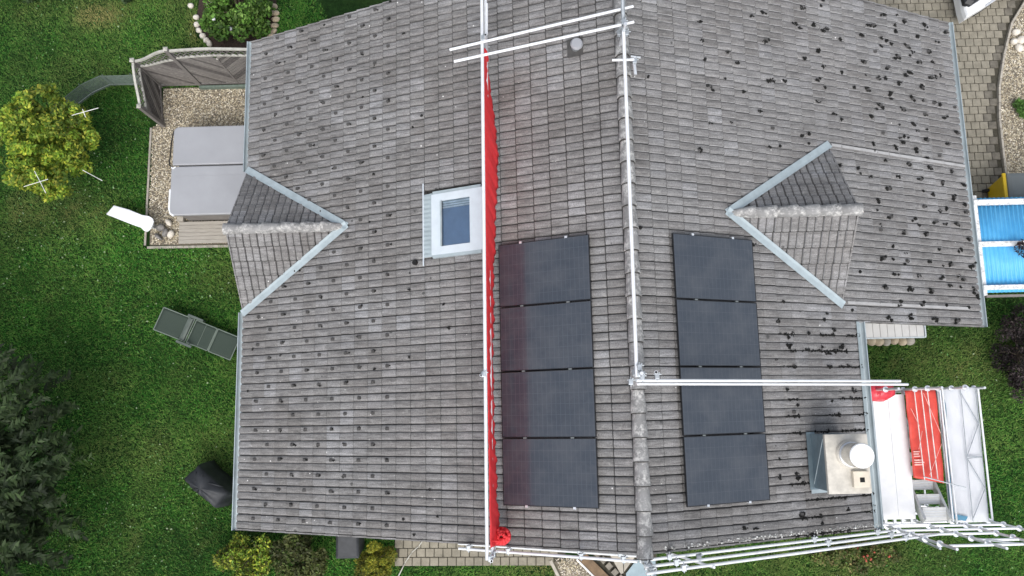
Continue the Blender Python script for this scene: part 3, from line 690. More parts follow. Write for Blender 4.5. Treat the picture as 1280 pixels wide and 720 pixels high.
# mortar crumbs with lichen along the bottom right verge
cl = []
for _ in range(190):
    s = .3+4.9*rs.rand(); cl.append((slope(1, s, Y0+.02+.06*rs.rand(), .02+.02*rs.rand()), .008+.012*rs.rand()))
V = octa[None]*np.array([c[1] for c in cl])[:,None,None]*(1+.4*rs.randn(len(cl),5,1))+np.array([tuple(c[0]) for c in cl])[:,None,:]
me = npmesh('lichen', V[:, tri].reshape(-1,3,3), 3, np.repeat(pick([(.5,.5,.48),(.65,.65,.62),(.3,.3,.28)], len(cl), rs), 4, 0), 'pebble'); o = link('lichen', me, None, roof, fixn=False); o['kind'] = 'stuff'

# ------------------------------------------------------------------ solar panels
PH = .125
def panel(side, s0, ytop, k, label):
    X, Yv, Z = frame(side); W, D = 1.7465, 1.13
    yc = ytop-1.15*k-D/2-.01; c = slope(side, s0+W/2, yc, PH-.02)
    t = thing('solar_panel', c, label, 'solar panel', 'black solar panels on the roof')
    R = Matrix(((X.x,Yv.x,Z.x,0),(X.y,Yv.y,Z.y,0),(X.z,Yv.z,Z.z,0),(0,0,0,1)))
    t.matrix_world = Matrix.Translation(c) @ R; WORLD[t.name] = Matrix()
    a, e, f = W/2, D/2, .012
    mb = MB()
    for lo, hi in (((-a,-e,-.03),(a,-e+f,.002)),((-a,e-f,-.03),(a,e,.002)),((-a,-e+f,-.03),(-a+f,e-f,.002)),((a-f,-e+f,-.03),(a,e-f,.002))): mb.box(lo, hi)
    part('frame', mb, 'frame_black', t)
    part('glass', MB().box((-a+f,-e+f,-.022),(a-f,e-f,-.001)), 'solar_glass', t)
    for q in (-.45, .43):
        part('rail', MB().box((q-.02,-e-.009,-.075),(q+.02,e+.009,-.034)), 'galv', t)
        for sg in ((-1, 1) if k in (0, 3) else (-1,)):
            ee = sg*(e+.005)*1.0
            if (k == 0 and sg*Yv.y > 0) or (k == 3 and sg*Yv.y < 0): part('clamp', MB().box((q-.024,ee-.018,-.06),(q+.024,ee+.018,.006)), 'galv', t)
        # mid clamp on the lower edge (towards -Y)
        if k < 3:
            ee = -Yv.y*(e+.010); part('clamp', MB().box((q-.03,ee-.012,-.05),(q+.03,ee+.012,.004)), 'bin_grey', t)
names = ['topmost', 'second from top', 'third from top', 'bottom']
for k in range(4): panel(-1, .714, 1.456, k, f'black solar panel, {names[k]} in the column left of the ridge')
for k in range(4): panel(1, .789, 1.450, k, f'black solar panel, {names[k]} in the column right of the ridge')

# ------------------------------------------------------------------ scaffold rails
TR_ = .0245
def coupler(p, t, ax='x', parent=None):
    p = Vector(p); mb = MB(); r = .046
    mb.box((-.035,-.045,-.04),(.035,.045,.04), Matrix.Translation(p)); mb.tube(p+Vector((-.05,.03,.0)), p+Vector((.075,.03,.0)), .012, 6); mb.tube(p+Vector((.0,-.07,.02)), p+Vector((.0,.08,.02)), .012, 6)
    mb.tube(p+Vector((.03,.05,-.02)), p+Vector((.03,.05,.06)), .014, 6)
    return part('coupler', mb, 'galv_dark', parent, bevel=.008)
def ledge(name, p0, p1, parent, r=TR_, mat='tube_white'): return part(name, MB().tube(p0, p1, r, 12), mat, parent, smooth=False)
g = thing('roof_guardrail', (-2.43,1.5,5.2), 'long double tube guardrail running down the left roof slope beside the red net', 'guardrail')
ledge('tube', (-2.445,8.2,6.12), (-2.525,-3.90,6.12), g, .030); ledge('tube', (-2.40,8.2,5.72), (-2.455,-3.85,5.72), g, .028)
for y, dx, zt in ((5.05,.03,6.3),(-.93,-.14,6.25),(-3.90,-.02,6.22)):
    zb = slope(-1, 2.43/math.cos(AL), y).z-.02 if y > -3.85 else 0
    ledge('post', (-2.43+dx,y,zb), (-2.43+dx,y,zt), g, .0245, 'galv')
    part('post_hole', MB().tube((-2.43+dx,y,zt),(-2.43+dx,y,zt+.002),.018,10), 'hole_black', g)
    coupler((-2.46+dx*.5,y+.02,6.12), 0, parent=g); coupler((-2.43+dx*.5,y+.02,5.72), 0, parent=g)
ledge('hand_stub', (-2.38,5.15,6.1), (-2.37,5.75,6.1), g, .018)
# red net
def netx(y):
    pts = [(5.0,-2.40),(4.4,-2.36),(3.8,-2.30),(3.25,-2.24),(2.4,-2.28),(1.0,-2.36),(-.9,-2.41),(-2.0,-2.395),(-3.0,-2.37),(-3.7,-2.33)][::-1]
    return float(np.interp(y, [q[0] for q in pts], [q[1] for q in pts]))
grid = []
for i in range(260):
    y = 4.95-(4.95+3.72)*i/259; row = []
    hgt = min(1.0, .35+i/24)
    for j in range(9):
        t = j/8; xb = netx(y)+.006*math.sin(y*5+1)
        row.append((-2.47+(xb+2.47)*(t**.8)+(.010*math.sin(y*17+2*math.sin(y*3.1)+j*.7)+.007*math.sin(y*41+j*1.3))*(.3+t), y+.01*math.sin(j*2.0+y*5), 6.10-(.74*t)*hgt))
    grid.append(row)
net = thing('safety_net', (-2.35,.5,5.3), 'bright red mesh safety net hanging from the long guardrail', 'safety net')
part('mesh', MB().sheet(grid), 'net_red', net, smooth=True, thick=.006)
bmx = MB()
for k in range(7):
    a = k*.9; r = .05+.035*(k % 3)
    pts = [(-2.30+r*math.cos(t)*1.1, -3.60+r*math.sin(t), 5.75-.03*k+.02*math.sin(3*t+a)) for t in [a+i*.5 for i in range(12)]]
    bmx.path(pts, .030, 6)
part('bunched_end', bmx, 'net_red', net, smooth=True)
bx2 = MB()
for q in range(5): bx2.tube((-2.44,-3.62-.04*q,6.0-.15*q),(-2.30+.02*q,-3.66-.04*q,5.8-.15*q),.012,6)
part('tie', bx2, 'net_red', net)
# ridge rail
g = thing('ridge_guardrail', (0,1.8,6.3), 'single white tube guardrail above the ridge line', 'guardrail')
ledge('tube', (-.06,4.75,7.0), (-.10,-1.05,7.0), g, .030)
for y in (4.72, -1.0):
    ledge('post', (-.05,y,6.2), (-.05,y,7.2), g, .03, 'galv')
    for dx, dy, z in ((0,0,7.0),(-.05,.03,6.8),(.06,-.02,6.9),(.0,.10,7.05)): coupler((-.06+dx,y+dy,z), 0, parent=g)
ledge('short_tube', (-.24,4.30,6.75), (.13,4.30,6.75), g, .022); coupler((.14,4.28,6.72), 0, parent=g)
part('hook', MB().tube((.13,4.30,6.72),(.15,4.05,6.7),.028,8).tube((.08,4.36,6.75),(.24,4.33,6.75),.018,6), 'galv', g)
ledge('short_tube', (-.08,5.8,7.3), (-.05,4.6,6.9), g, .034, 'galv_dark')
for k, (pa, pb, lb) in enumerate((((-2.97,4.45,7.0),(.12,5.13,7.0),'upper of two slanting white tubes between left guardrail and ridge'), ((-2.90,4.24,7.0),(.12,4.85,7.0),'lower of two slanting white tubes between left guardrail and ridge'))):
    solo('scaffold_tube', MB().tube(pa, pb, .024, 12), 'tube_white', lb, 'tube', 'slanting tubes at the ridge')
g = thing('cross_guardrail', (2.4,-1.1,5.5), 'double white tube rail crossing the right slope over the solar panels', 'guardrail')
ledge('tube', (-.12,-1.10,7.05), (5.0,-1.14,4.75), g, .024); ledge('tube', (-.10,-1.15,6.95), (5.2,-1.20,4.60), g, .024)
coupler((-.02,-1.06,7.0), 0, parent=g); coupler((.22,-1.04,6.95), 0, parent=g); coupler((-.2,-1.12,7.0), 0, parent=g)
part('tube_end', MB().tube((.2,-.98,6.95),(.2,-.98,7.02),.028,10), 'galv', g); part('tube_end_hole', MB().tube((.2,-.98,7.02),(.2,-.98,7.023),.02,10), 'hole_black', g)
# gable rails
g = thing('gable_guardrail', (-1.6,-3.9,3), 'three white rails along the bottom gable, left of the ridge', 'guardrail')
for pa, pb in (((-3.07,4.01),(-.06,5.54)),((-3.13,4.43),(-.10,6.0)),((-3.08,4.96),(-.15,6.48))):
    ledge('tube', (pa[0],-3.9,pa[1]), (pb[0],-3.9,pb[1]), g)
for x in (-.35,-1.0,-2.2,-2.9):
    for z0 in (5.57,6.05,6.53): coupler((x,-3.885,z0+x*.513), 0, parent=g) if (x < -.9) == (z0 > 5.6) or x == -.35 else None
g = thing('gable_guardrail', (2.7,-3.9,3), 'three white rails along the bottom gable, right of the ridge', 'guardrail')
for pa, pb in (((-.05,6.40),(5.10,3.86)),((-.1,6.93),(5.25,4.17)),((-.15,7.42),(5.6,4.40))):
    ledge('tube', (pa[0],-3.9,pa[1]), (pb[0],-3.9,pb[1]), g)
ledge('brace', (.95,-3.93,6.9), (.42,-3.96,5.2), g, .02)
for x, z in ((.85,6.3),(.4,6.2),(.42,6.68),(.45,7.12),(3.2,4.8),(3.3,5.18),(4.6,4.12),(4.7,4.46),(4.8,4.8)): coupler((x,-3.885,z), 0, parent=g)
g = thing('scaffold_post', (-.02,-3.97,0), 'upright scaffold post with clustered couplers at the bottom ridge end', 'post')
ledge('tube', (-.02,-3.97,0), (-.02,-3.97,7.45), g, .025, 'galv'); ledge('tube', (.06,-3.94,3.5), (.06,-3.94,6.9), g, .025, 'galv')
for k in range(7): coupler((-.04+.03*(k % 2),-3.94,5.5+.3*k), 0, parent=g)
part('post_hole', MB().tube((-.02,-3.97,7.45),(-.02,-3.97,7.453),.019,10), 'hole_black', g); part('post_hole', MB().tube((.06,-3.94,6.9),(.06,-3.94,6.903),.019,10), 'hole_black', g)
solo('scaffold_tube', MB().tube((-.74,-5.0,.06),(-.2,-5.55,.06),.024,10), 'tube_white', 'white tube lying on the ground by the small gravel patch', 'tube')

# ------------------------------------------------------------------ stair tower
T = thing('scaffold_tower', (6.2,-2.6,0), 'galvanised scaffold stair tower with white decks at the right eave', 'scaffold')
XS, YN, YS = (5.10, 5.90, 6.62, 7.34), -1.27, -3.90
for x, zn in zip(XS, (4.45, 4.45, 4.0, 3.3)):
    for y, zt in ((YN, zn), (YS, 5.95)):
        s_ = ledge('standard', (x,y,0), (x,y,zt), T, .0245, 'galv')
        part('base_plate', MB().box((x-.075,y-.075,0),(x+.075,y+.075,.012)), 'galv_dark', s_)
        for z in [.5*q+.4 for q in range(int(zt*2))]:
            if z < zt: part('rosette', MB().tube((x,y,z-.012),(x,y,z+.012),.058,10), 'galv', s_)
for z in (.4, 2.86):
    for x in XS: ledge('ledger', (x,YN,z), (x,YS,z), T, .022, 'galv')
ledge('ledger', (6.54,YN,3.2), (6.56,YS,3.2), T, .02, 'tube_white'); ledge('ledger', (XS[3],YN,3.05), (XS[3],YS,3.05), T, .02, 'tube_white')
for y, zz in ((YN, (.4,2.9)), (YS, (.4,2.9,3.4,3.9,4.4))):
    for z in zz: ledge('transom', (XS[0],y,z), (XS[3] if z < 4 else XS[2],y,z), T, .023, 'tube_white')
ledge('transom', (XS[1],YS,5.1), (XS[2],YS,5.1), T, .023, 'tube_white'); ledge('transom', (XS[0]+.05,YS,5.62), (7.05,YS,5.55), T, .024, 'tube_white')
ledge('transom', (XS[0]-.3,YS+.06,3.55), (XS[1],YS+.04,3.5), T, .022, 'tube_white')
ledge('brace', (XS[1],YS,4.9), (XS[2],YS,5.9), T, .018, 'galv'); ledge('brace', (XS[0],YN,.5), (XS[2],YN,2.8), T, .02, 'galv'); ledge('brace', (XS[2],YN,.5), (XS[2],YS,2.8), T, .02, 'galv')
ledge('brace', (5.12,-3.86,2.9), (5.3,-4.05,5.0), T, .022, 'galv_dark')
for z in (2.96,): 
    for k in range(2): 
        d_ = part('deck_board', MB().box((5.19+k*.335,-3.82,z),(5.19+k*.335+.332,-1.36,z+.06)), 'deck_white', T, bevel=.006)
        part('deck_hook', MB().box((5.24+k*.335,-3.90,z+.0),(5.29+k*.335,-3.82,z+.05)), 'galv', d_); part('deck_hook', MB().box((5.42+k*.335,-3.90,z+.0),(5.47+k*.335,-3.82,z+.05)), 'galv', d_)
part('toe_board', MB().box((5.13,-3.84,2.98),(5.155,-1.34,3.16)), 'zinc_pale', T)
# stair: treads rising towards the south landing
st = part('stair_string', MB().beam((6.44,-1.5,1.35),(6.44,-3.84,3.18),.05,.16).beam((5.93,-1.5,1.35),(5.93,-3.84,3.18),.05,.16), 'alu', T)
for k in range(9):
    y = -1.62-k*.262; z = 1.45+k*.205
    wy = .20 if k < 8 else .26
    part('tread', MB().box((5.955,y-wy/2,z),(6.415,y+wy/2,z+.04)), 'alu', st, bevel=.005)
    for q in (-.05, 0, .05): part('tread_rib', MB().box((5.97,y+q-.005,z+.041),(6.40,y+q+.005,z+.046)), 'galv', st)
# handrails above the red sheet
hr = part('stair_rail', MB().tube((6.44,YN-.03,3.30),(6.44,YS+.05,3.30),.018,8), 'tube_white', T)
for x in (5.95, 6.09, 6.21): part('stair_rail', MB().tube((x,YN-.02,3.27),(x+.03,-3.04,3.27),.010,6), 'rod_white', T)
for (xa,ya),(xb,yb) in (((5.84,-1.65),(5.98,-2.0)),((6.12,-1.35),(6.38,-2.15)),((6.08,-2.95),(6.38,-2.35)),((5.92,-2.45),(6.02,-2.1))):
    part('stair_brace', MB().tube((xa,ya,3.285),(xb,yb,3.285),.005,5), 'print_pale', T)
ledge('brace', (6.46,-1.9,3.25), (6.63,-2.2,3.0), T, .014, 'galv'); ledge('brace', (6.63,-2.2,3.0), (6.46,-2.7,3.25), T, .014, 'galv')
ledge('brace', (5.95,-2.98,3.3), (6.72,-3.20,3.36), T, .012, 'galv_dark')
for k in range(2): part('deck_board', MB().box((6.66+k*.325,-3.86,2.90),(6.66+k*.325+.32,-1.30,2.955)), 'deck_white', T, bevel=.006)
# zigzag lattice girder lying over the outer deck
lat = part('guard_lattice', MB().tube((6.98,YN,3.06),(6.95,YS,3.06),.008,6).tube((7.28,YN,3.06),(7.26,YS,3.06),.008,6), 'galv_dark', T)
zz = [(-1.36,6.98),(-1.98,7.27),(-2.62,6.97),(-2.64,7.27),(-2.66,6.97),(-3.25,7.26),(-3.84,6.95)]
mb = MB()
for (ya,xa),(yb,xb) in zip(zz, zz[1:]): mb.tube((xa,ya,3.06),(xb,yb,3.06),.010,6)
part('lattice_diagonal', mb, 'galv_dark', lat)
# sheets
def tarp(nx, ny, fn): return [[fn(i/(nx-1), j/(ny-1)) for j in range(ny)] for i in range(nx)]
ws_ = thing('white_sheet', (7.0,-2.6,2.96), 'white plastic sheet with a blue edge spread over the outer scaffold deck', 'plastic sheet')
part('sheet', MB().sheet(tarp(46, 14, lambda u, v: (6.69-.07*u+.655*v+.012*math.sin(u*14)*(1-v)-.05*(1-v)*math.exp(-((u-.02)/.08)**2), -1.27-(2.56+.10*v)*u+.01*math.sin(v*9), 3.0+.008*math.sin(u*11+v*4)+.006*math.sin(u*29-v*7)))), 'sheet_white', ws_, smooth=True)
part('blue_hem', MB().sheet(tarp(40, 4, lambda u, v: (6.69-.07*u+.012*math.sin(u*14)-.05*math.exp(-((u-.02)/.08)**2)-.035*v, -1.27-2.56*u, 2.998-.06*v-(.22*v if u < .16 else 0)))), 'sheet_blue', ws_, smooth=True, thick=.004)
part('blue_corner', MB().sheet(tarp(6, 6, lambda u, v: (6.62+.26*v-.05*u, -3.74-.09*u-.05*v, 3.03-.02*u))), 'sheet_blue', ws_, thick=.004)
rt = thing('red_tarpaulin', (6.12,-2.2,3.1), 'red tarpaulin with pale print stretched over the scaffold stair', 'tarpaulin')
part('sheet', MB().sheet(tarp(30, 10, lambda u, v: (5.79+.62*v+.06*u*(1-v)*.5, -1.29-(1.72+.12*v)*u, 3.20+.012*math.sin(u*19+v*5)-.03*math.sin(v*3.14)-.04*u*u))), 'tarp_red', rt, smooth=True, thick=.004)
for k in range(6):
    y = -2.50-.045*k-(.03 if k > 2 else 0)
    part('print', MB().box((5.845,y-.012,3.195-.0*k),(5.99-.02*(k % 2)+(.05 if k > 2 else -.02),y+.012,3.206)), 'print_pale', rt)
mb = MB(); rg = np.random.RandomState(3)
rings = []
for i in range(13):
    u = i/12; r = .20*math.sin(math.pi*(.12+.8*u))**.5
    rings.append([(4.83+.64*u+.02*math.sin(i*1.7), -1.30+r*1.0*math.cos(t)+.012*math.sin(5*t+i), 3.36+r*.95*math.sin(t)*(1+.12*math.sin(3*t+i*1.3))+.02*math.sin(i)) for t in [2*math.pi*q/14 for q in range(14)]])
bag = thing('red_bag', (5.25,-1.26,3.02), 'shiny crumpled red plastic bundle at the top end of the white deck', 'bundle')
part('body', mb.loft(rings), 'bag_red', bag, smooth=True)
part('fold', MB().path([(5.02,-1.42,3.14),(5.2,-1.40,3.24),(5.42,-1.38,3.20),(5.55,-1.36,3.15)], .022, 7), 'print_pale', bag, smooth=True)

# ------------------------------------------------------------------ hot tub, step, stones, board
t = thing('hot_tub', (-9.3,4.4,0), 'square hot tub with a two-part light grey cover beside the house', 'hot tub')
part('shell', MB().box((-10.25,3.42,0),(-8.15,5.46,.80)), 'tub_side', t, bevel=.03)
for k in range(6): part('side_slat', MB().box((-10.22,3.395,.06+k*.12),(-8.2,3.415,.16+k*.12)), 'wood_grey', t)
def rrect(x0,y0,x1,y1,r,cor):
    out = []
    for cx, cy, a0, on in ((x1-r,y1-r,0,cor[0]),(x0+r,y1-r,90,cor[1]),(x0+r,y0+r,180,cor[2]),(x1-r,y0+r,270,cor[3])):
        if on: out += [(cx+r*math.cos(math.radians(a0+15*i)), cy+r*math.sin(math.radians(a0+15*i))) for i in range(7)]
        else: out.append((x1 if a0 in (0,270) else x0, y1 if a0 in (0,90) else y0))
    return out
c1 = part('cover_half', MB().prism(rrect(-10.36,4.59,-8.05,5.57,.13,(1,1,0,0)), .80, .90), 'cover_grey', t, bevel=.025)
c2 = part('cover_half', MB().prism(rrect(-10.38,3.33,-8.05,4.555,.13,(0,0,1,1)), .80, .905), 'cover_grey', t, bevel=.025)
part('cover_seam', MB().box((-10.3,4.30,.905),(-8.1,4.308,.908)), 'cover_grey', c2)
part('corner_trim', MB().path([(-10.385,3.98,.88),(-10.39,3.50,.88),(-10.35,3.38,.88),(-10.27,3.325,.88)], .028, 8), 'white_plastic', c2)
part('corner_trim', MB().path([(-10.37,4.54,.90),(-10.33,4.50,.912),(-10.27,4.545,.912)], .016, 6), 'white_plastic', c2)
part('strap', MB().path([(-10.37,5.46,.88),(-10.42,5.2,.86),(-10.46,4.62,.84),(-10.40,4.58,.86)], .016, 6), 'rubber', c1)
s = thing('garden_step', (-9.7,3.07,0), 'weathered wooden step of pale boards in front of the hot tub', 'step')
for k in range(6): part('board', MB().box((-10.47+.004*(k % 2),2.80+k*.094,.09),(-8.75,2.80+k*.094+.088,.125)), 'wood_pale', s, bevel=.004)
part('bearer', MB().box((-10.4,2.82,.0),(-10.33,3.34,.089)), 'wood_grey', s); part('bearer', MB().box((-9.3,2.82,.0),(-9.23,3.34,.089)), 'wood_grey', s)
solo('paving_block', MB().box((-10.52,3.37,.0),(-10.36,3.50,.16)), 'concrete', 'small concrete block at the corner of the hot tub', 'block', bevel=.012)
def rock(x, y, z, sx, sy, sz, rot, seed):
    bm = bmesh.new(); bmesh.ops.create_icosphere(bm, subdivisions=2, radius=1); r = random.Random(seed)
    off = [Vector((r.uniform(-1,1), r.uniform(-1,1), r.uniform(-1,1))) for _ in range(5)]
    for v in bm.verts:
        k = 1+sum(.10*math.sin(3*v.co.dot(o_)+i) for i, o_ in enumerate(off))*.6; v.co *= k
    bm.transform(Matrix.Translation((x,y,z)) @ Matrix.Rotation(rot,4,'Z') @ Matrix.Diagonal((sx,sy,sz,1)))
    mb = MB(); bm.verts.ensure_lookup_table(); mb.add([v.co.copy() for v in bm.verts], [tuple(v.index for v in f.verts) for f in bm.faces]); bm.free(); return mb
for k, (x,y,sx,sy,m,rt_,lb) in enumerate(((-10.75,3.36,.10,.065,'rock_white',-.9,'pale oval stone nearest the hot tub corner in the stone pile'),(-10.95,3.23,.115,.085,'rock_grey',.3,'dark grey stone beside the round end of the white board'),
      (-10.82,3.09,.07,.12,'rock_grey',-.2,'long grey stone in the middle of the stone pile'),(-10.68,3.06,.08,.11,'rock_white',-.4,'pale round stone beside the wooden step'),(-11.0,3.0,.05,.13,'rock_grey',.8,'slim grey stone lowest in the stone pile'))):
    solo('garden_stone', rock(x,y,.09,sx,sy,.10,rt_,k), m, lb, 'stone', 'stones in the pile by the white board', smooth=True)
# long white tapered board lying low, its round end on the stone pile
rim = [(-12.23,3.56),(-12.04,3.77),(-11.63,3.64),(-11.26,3.48),(-11.08,3.44),(-10.98,3.38),(-10.95,3.30),(-10.98,3.20),(-11.04,3.10),(-11.12,3.05),(-11.20,3.08),(-11.28,3.16),(-11.44,3.22),(-11.83,3.38)]
def bz(x): return .30+.16*(x+12.23)/1.28
n = len(rim); ins = [(x+(-11.5-x)*.03, y+(3.42-y)*.14) for x, y in rim]
mb = MB().loft([[(x,y,bz(x)-.05) for x,y in ins], [(x,y,bz(x)-.02) for x,y in rim], [(x,y,bz(x)+.02) for x,y in rim], [(x,y,bz(x)+.035) for x,y in ins]])
wb = thing('white_board', (-11.6,3.4,0), 'long white tapered board lying low between lawn and stone pile', 'board')
part('board', mb, 'white_plastic', wb); part('foot', MB().box((-11.95,3.50,0),(-11.85,3.60,.29)), 'galv', wb); part('foot', MB().box((-11.20,3.22,0),(-11.10,3.32,.38)), 'galv', wb)

# ------------------------------------------------------------------ sun lounger
lg = thing('sun_lounger', (-9.8,.49,0), 'folding sun lounger with dark green mesh fabric on the lawn', 'sun lounger')
A0 = Vector((-10.69,.875,0)); A1 = Vector((-8.885,.11,0)); ax = (A1-A0).normalized(); sd = Vector((-ax.y, ax.x, 0)); LL = (A1-A0).length; hw = .29
def lp(u, v, z): return A0+ax*u+sd*v+Vector((0,0,z))
def bed(u0, u1, z0, z1, nm, r=.0):
    fr_ = MB(); 
    cs = [lp(u0,-hw,z0), lp(u1,-hw,z1), lp(u1,hw,z1), lp(u0,hw,z0)]
    for i in range(4): fr_.tube(cs[i], cs[(i+1) % 4], .014, 8)
    f_ = part('frame', fr_, 'lounger_frame', lg)
    part(nm, MB().sheet([[lp(u0+(u1-u0)*i/8, -hw+2*hw*j/8, z0+(z1-z0)*i/8-.012*math.sin(math.pi*i/8)*math.sin(math.pi*j/8)) for j in range(9)] for i in range(9)]), 'lounger_mesh', lg, smooth=True, thick=.004)
bed(0, .76, .52, .36, 'back_fabric'); bed(.80, 1.36, .34, .34, 'seat_fabric'); bed(1.39, LL, .34, .30, 'foot_fabric')
part('head_flap', MB().sheet([[lp(.62+.12*i/3, -hw*.96+2*hw*.96*j/6, .40+.012*math.sin(i)) for j in range(7)] for i in range(4)]), 'lounger_arm', lg, thick=.01)
for sgn in (-1, 1):
    part('armrest', MB().beam(lp(.62,sgn*(hw+.05),.50), lp(1.03,sgn*(hw+.05),.50), .06, .03), 'lounger_arm', lg, bevel=.008)
    part('leg', MB().tube(lp(.70,sgn*(hw+.03),.48), lp(.88,sgn*(hw+.03),0), .013, 8), 'lounger_frame', lg); part('leg', MB().tube(lp(.95,sgn*(hw+.03),.48), lp(.70,sgn*(hw+.03),0), .013, 8), 'lounger_frame', lg)
    part('leg', MB().tube(lp(1.75,sgn*hw,.31), lp(1.80,sgn*hw,0), .013, 8), 'lounger_frame', lg)
part('seam', MB().tube(lp(1.08,-hw,.338), lp(1.08,hw,.338), .006, 6), 'lounger_frame', lg)

# ------------------------------------------------------------------ covered barbecue
bq = thing('covered_barbecue', (-9.25,-3.1,0), 'barbecue under a dark grey fabric cover beside the left eave', 'barbecue')
top = [(-9.40,-2.62),(-8.72,-3.22),(-8.98,-3.55),(-9.36,-3.26),(-9.50,-3.16),(-9.72,-2.90)]
cx = sum(q[0] for q in top)/6; cy = sum(q[1] for q in top)/6
def ringp(poly, k, z, wob, m=6):
    out = []
    for i in range(len(poly)):
        (xa,ya),(xb,yb) = poly[i], poly[(i+1) % len(poly)]
        for q in range(m):
            t = q/m; x = xa+(xb-xa)*t; y = ya+(yb-ya)*t; a = i*m+q
            out.append((cx+(x-cx)*k+wob*math.sin(a*1.9), cy+(y-cy)*k+wob*math.cos(a*2.3), z+wob*.8*math.sin(a*1.1)))
    return out
rings = [ringp(top,1.10,.03,.02), ringp(top,1.08,.4,.022), ringp(top,1.05,.75,.018), ringp(top,1.03,.93,.008), ringp(top,.93,1.0,.01), ringp(top,.6,1.06,.016), ringp(top,.25,1.10,.012), ringp(top,.02,1.11,.0)]
part('cover', MB().loft(rings), 'black_cover', bq, smooth=True)
for (a, c) in (((-9.25,-2.8,1.06),(-9.46,-3.14,.98)),((-9.1,-3.0,1.08),(-8.80,-3.1,1.0)),((-9.2,-3.2,1.07),(-8.98,-3.48,.98)),((-9.4,-2.95,1.06),(-9.62,-2.92,.99)),((-9.42,-2.75,1.04),(-9.30,-3.0,1.08))):
    part('crease', MB().tube(a, c, .016, 6, .006), 'black_cover', bq, smooth=True)

# dark covered thing below the left gable
db = thing('dark_bin', (-5.95,-4.5,0), 'dark grey box partly under the bottom left gable beside the yellow shrub', 'bin')
part('body', MB().loft([[(-6.18,-4.66,0),(-5.75,-4.66,0),(-5.75,-4.15,0),(-6.18,-4.15,0)],[(-6.20,-4.72,.92),(-5.70,-4.72,.92),(-5.70,-4.12,.92),(-6.20,-4.12,.92)]]), 'black_cover', db, bevel=.02)
part('lid', MB().loft([[(-6.22,-4.74,.93),(-5.68,-4.74,.93),(-5.68,-4.10,.93),(-6.22,-4.10,.93)],[(-6.16,-4.68,.97),(-5.74,-4.68,.97),(-5.74,-4.14,1.02),(-6.16,-4.14,1.02)]]), 'black_cover', db, bevel=.015)
solo('hose', MB().path([(-4.36,-4.5,.05),(-4.45,-4.63,.05),(-4.62,-4.77,.05),(-4.78,-5.0,.05),(-4.94,-5.31,.05),(-5.05,-5.6,.05)], .014, 8), 'wood_trim', 'thin pale hose lying across the garden path', 'hose', smooth=True)

# ------------------------------------------------------------------ wooden fence
fe = thing('wooden_fence', (-10,7.03,0), 'weathered wooden privacy fence with diagonal boards and lattice top', 'fence')
def fence_panel(p0, p1, ztop, zlow, chev, parent_name='fence_panel'):
    p0 = Vector(p0); p1 = Vector(p1); d = p1-p0; L = d.length; d.normalize(); nrm = Vector((-d.y, d.x, 0))
    N = 10
    fp = MB()
    fp.beam(p0+Vector((0,0,.08)), p1+Vector((0,0,.08)), .04, .07)
    root = part(parent_name, fp, 'wood_grey', fe)
    q = [p0+d*L*i/N for i in range(N+1)]
    for i in range(N):
        part('top_rail', MB().beam(q[i]+Vector((0,0,ztop(i/N))), q[i+1]+Vector((0,0,ztop((i+1)/N))), .055, .05), 'wood_trim', root)
        part('arch_rail', MB().beam(q[i]+Vector((0,0,zlow(i/N))), q[i+1]+Vector((0,0,zlow((i+1)/N))), .045, .04), 'wood_trim', root)
    # lattice
    mb = MB(); st = .15; x = -.8
    while x < L+.8:
        for sg in (1, -1):
            a = None
            for k in range(60):
                z = .9+k*.022; u = x+sg*(z-1.2)*.9
                ok = 0 <= u <= L and zlow(min(max(u/L,0),1))+.01 < z < ztop(min(max(u/L,0),1))-.02
                if ok and a is None: a = (u, z)
                if ok: e = (u, z)
                if (not ok or k == 59) and a is not None:
                    if e[1]-a[1] > .03: mb.beam(p0+d*a[0]+nrm*.006*sg+Vector((0,0,a[1])), p0+d*e[0]+nrm*.006*sg+Vector((0,0,e[1])), .008, .017, nrm)
                    a = None
        x += st
    if mb.v: part('lattice', mb, 'wood_grey', root)
    # diagonal boards, each its own piece
    step = .118; c = -2.6
    while c < L+2.6:
        # line u = c + sg*z
        pts = []
        for k in range(121):
            z = .12+k*.015; u = c+chev*(z-.8)
            if .01 < u < L-.01 and z < zlow(u/L)-.02: pts.append((u, z))
        if len(pts) > 6:
            off = nrm*rnd.uniform(-.004,.004)
            part('board', MB().beam(p0+d*pts[0][0]+off+Vector((0,0,pts[0][1])), p0+d*pts[-1][0]+off+Vector((0,0,pts[-1][1])), .018, .066, nrm.cross(Vector((d.x*chev+0, d.y*chev+0, 1)).normalized())), rnd.choice(('wood_grey','wood_mid','wood_dark')), root)
        c += step
F0, F1, F2, F3 = (-11.15,7.03,0), (-10.10,7.03,0), (-9.10,7.03,0), (-8.10,7.03,0)
def post(p, h, fat=.09): 
    q = part('post', MB().box((p[0]-fat/2,p[1]-fat/2,0),(p[0]+fat/2,p[1]+fat/2,h)), 'wood_grey', fe, bevel=.006)
    part('post_cap', MB().loft([[(p[0]-fat*.6,p[1]-fat*.6,h),(p[0]+fat*.6,p[1]-fat*.6,h),(p[0]+fat*.6,p[1]+fat*.6,h),(p[0]-fat*.6,p[1]+fat*.6,h)],[(p[0]-.01,p[1]-.01,h+.05),(p[0]+.01,p[1]-.01,h+.05),(p[0]+.01,p[1]+.01,h+.05),(p[0]-.01,p[1]+.01,h+.05)]]), 'wood_trim', q)
post(F0, 1.58); post(F1, 2.10); post((-11.03,5.95,0), 1.36); post(F2, 1.5, .045); post(F3, 2.0)
sm_ = lambda t: t*t*(3-2*t)
fence_panel(F0, F1, lambda t: 1.50+.50*sm_(t), lambda t: 1.22+.30*sm_(t), -1)
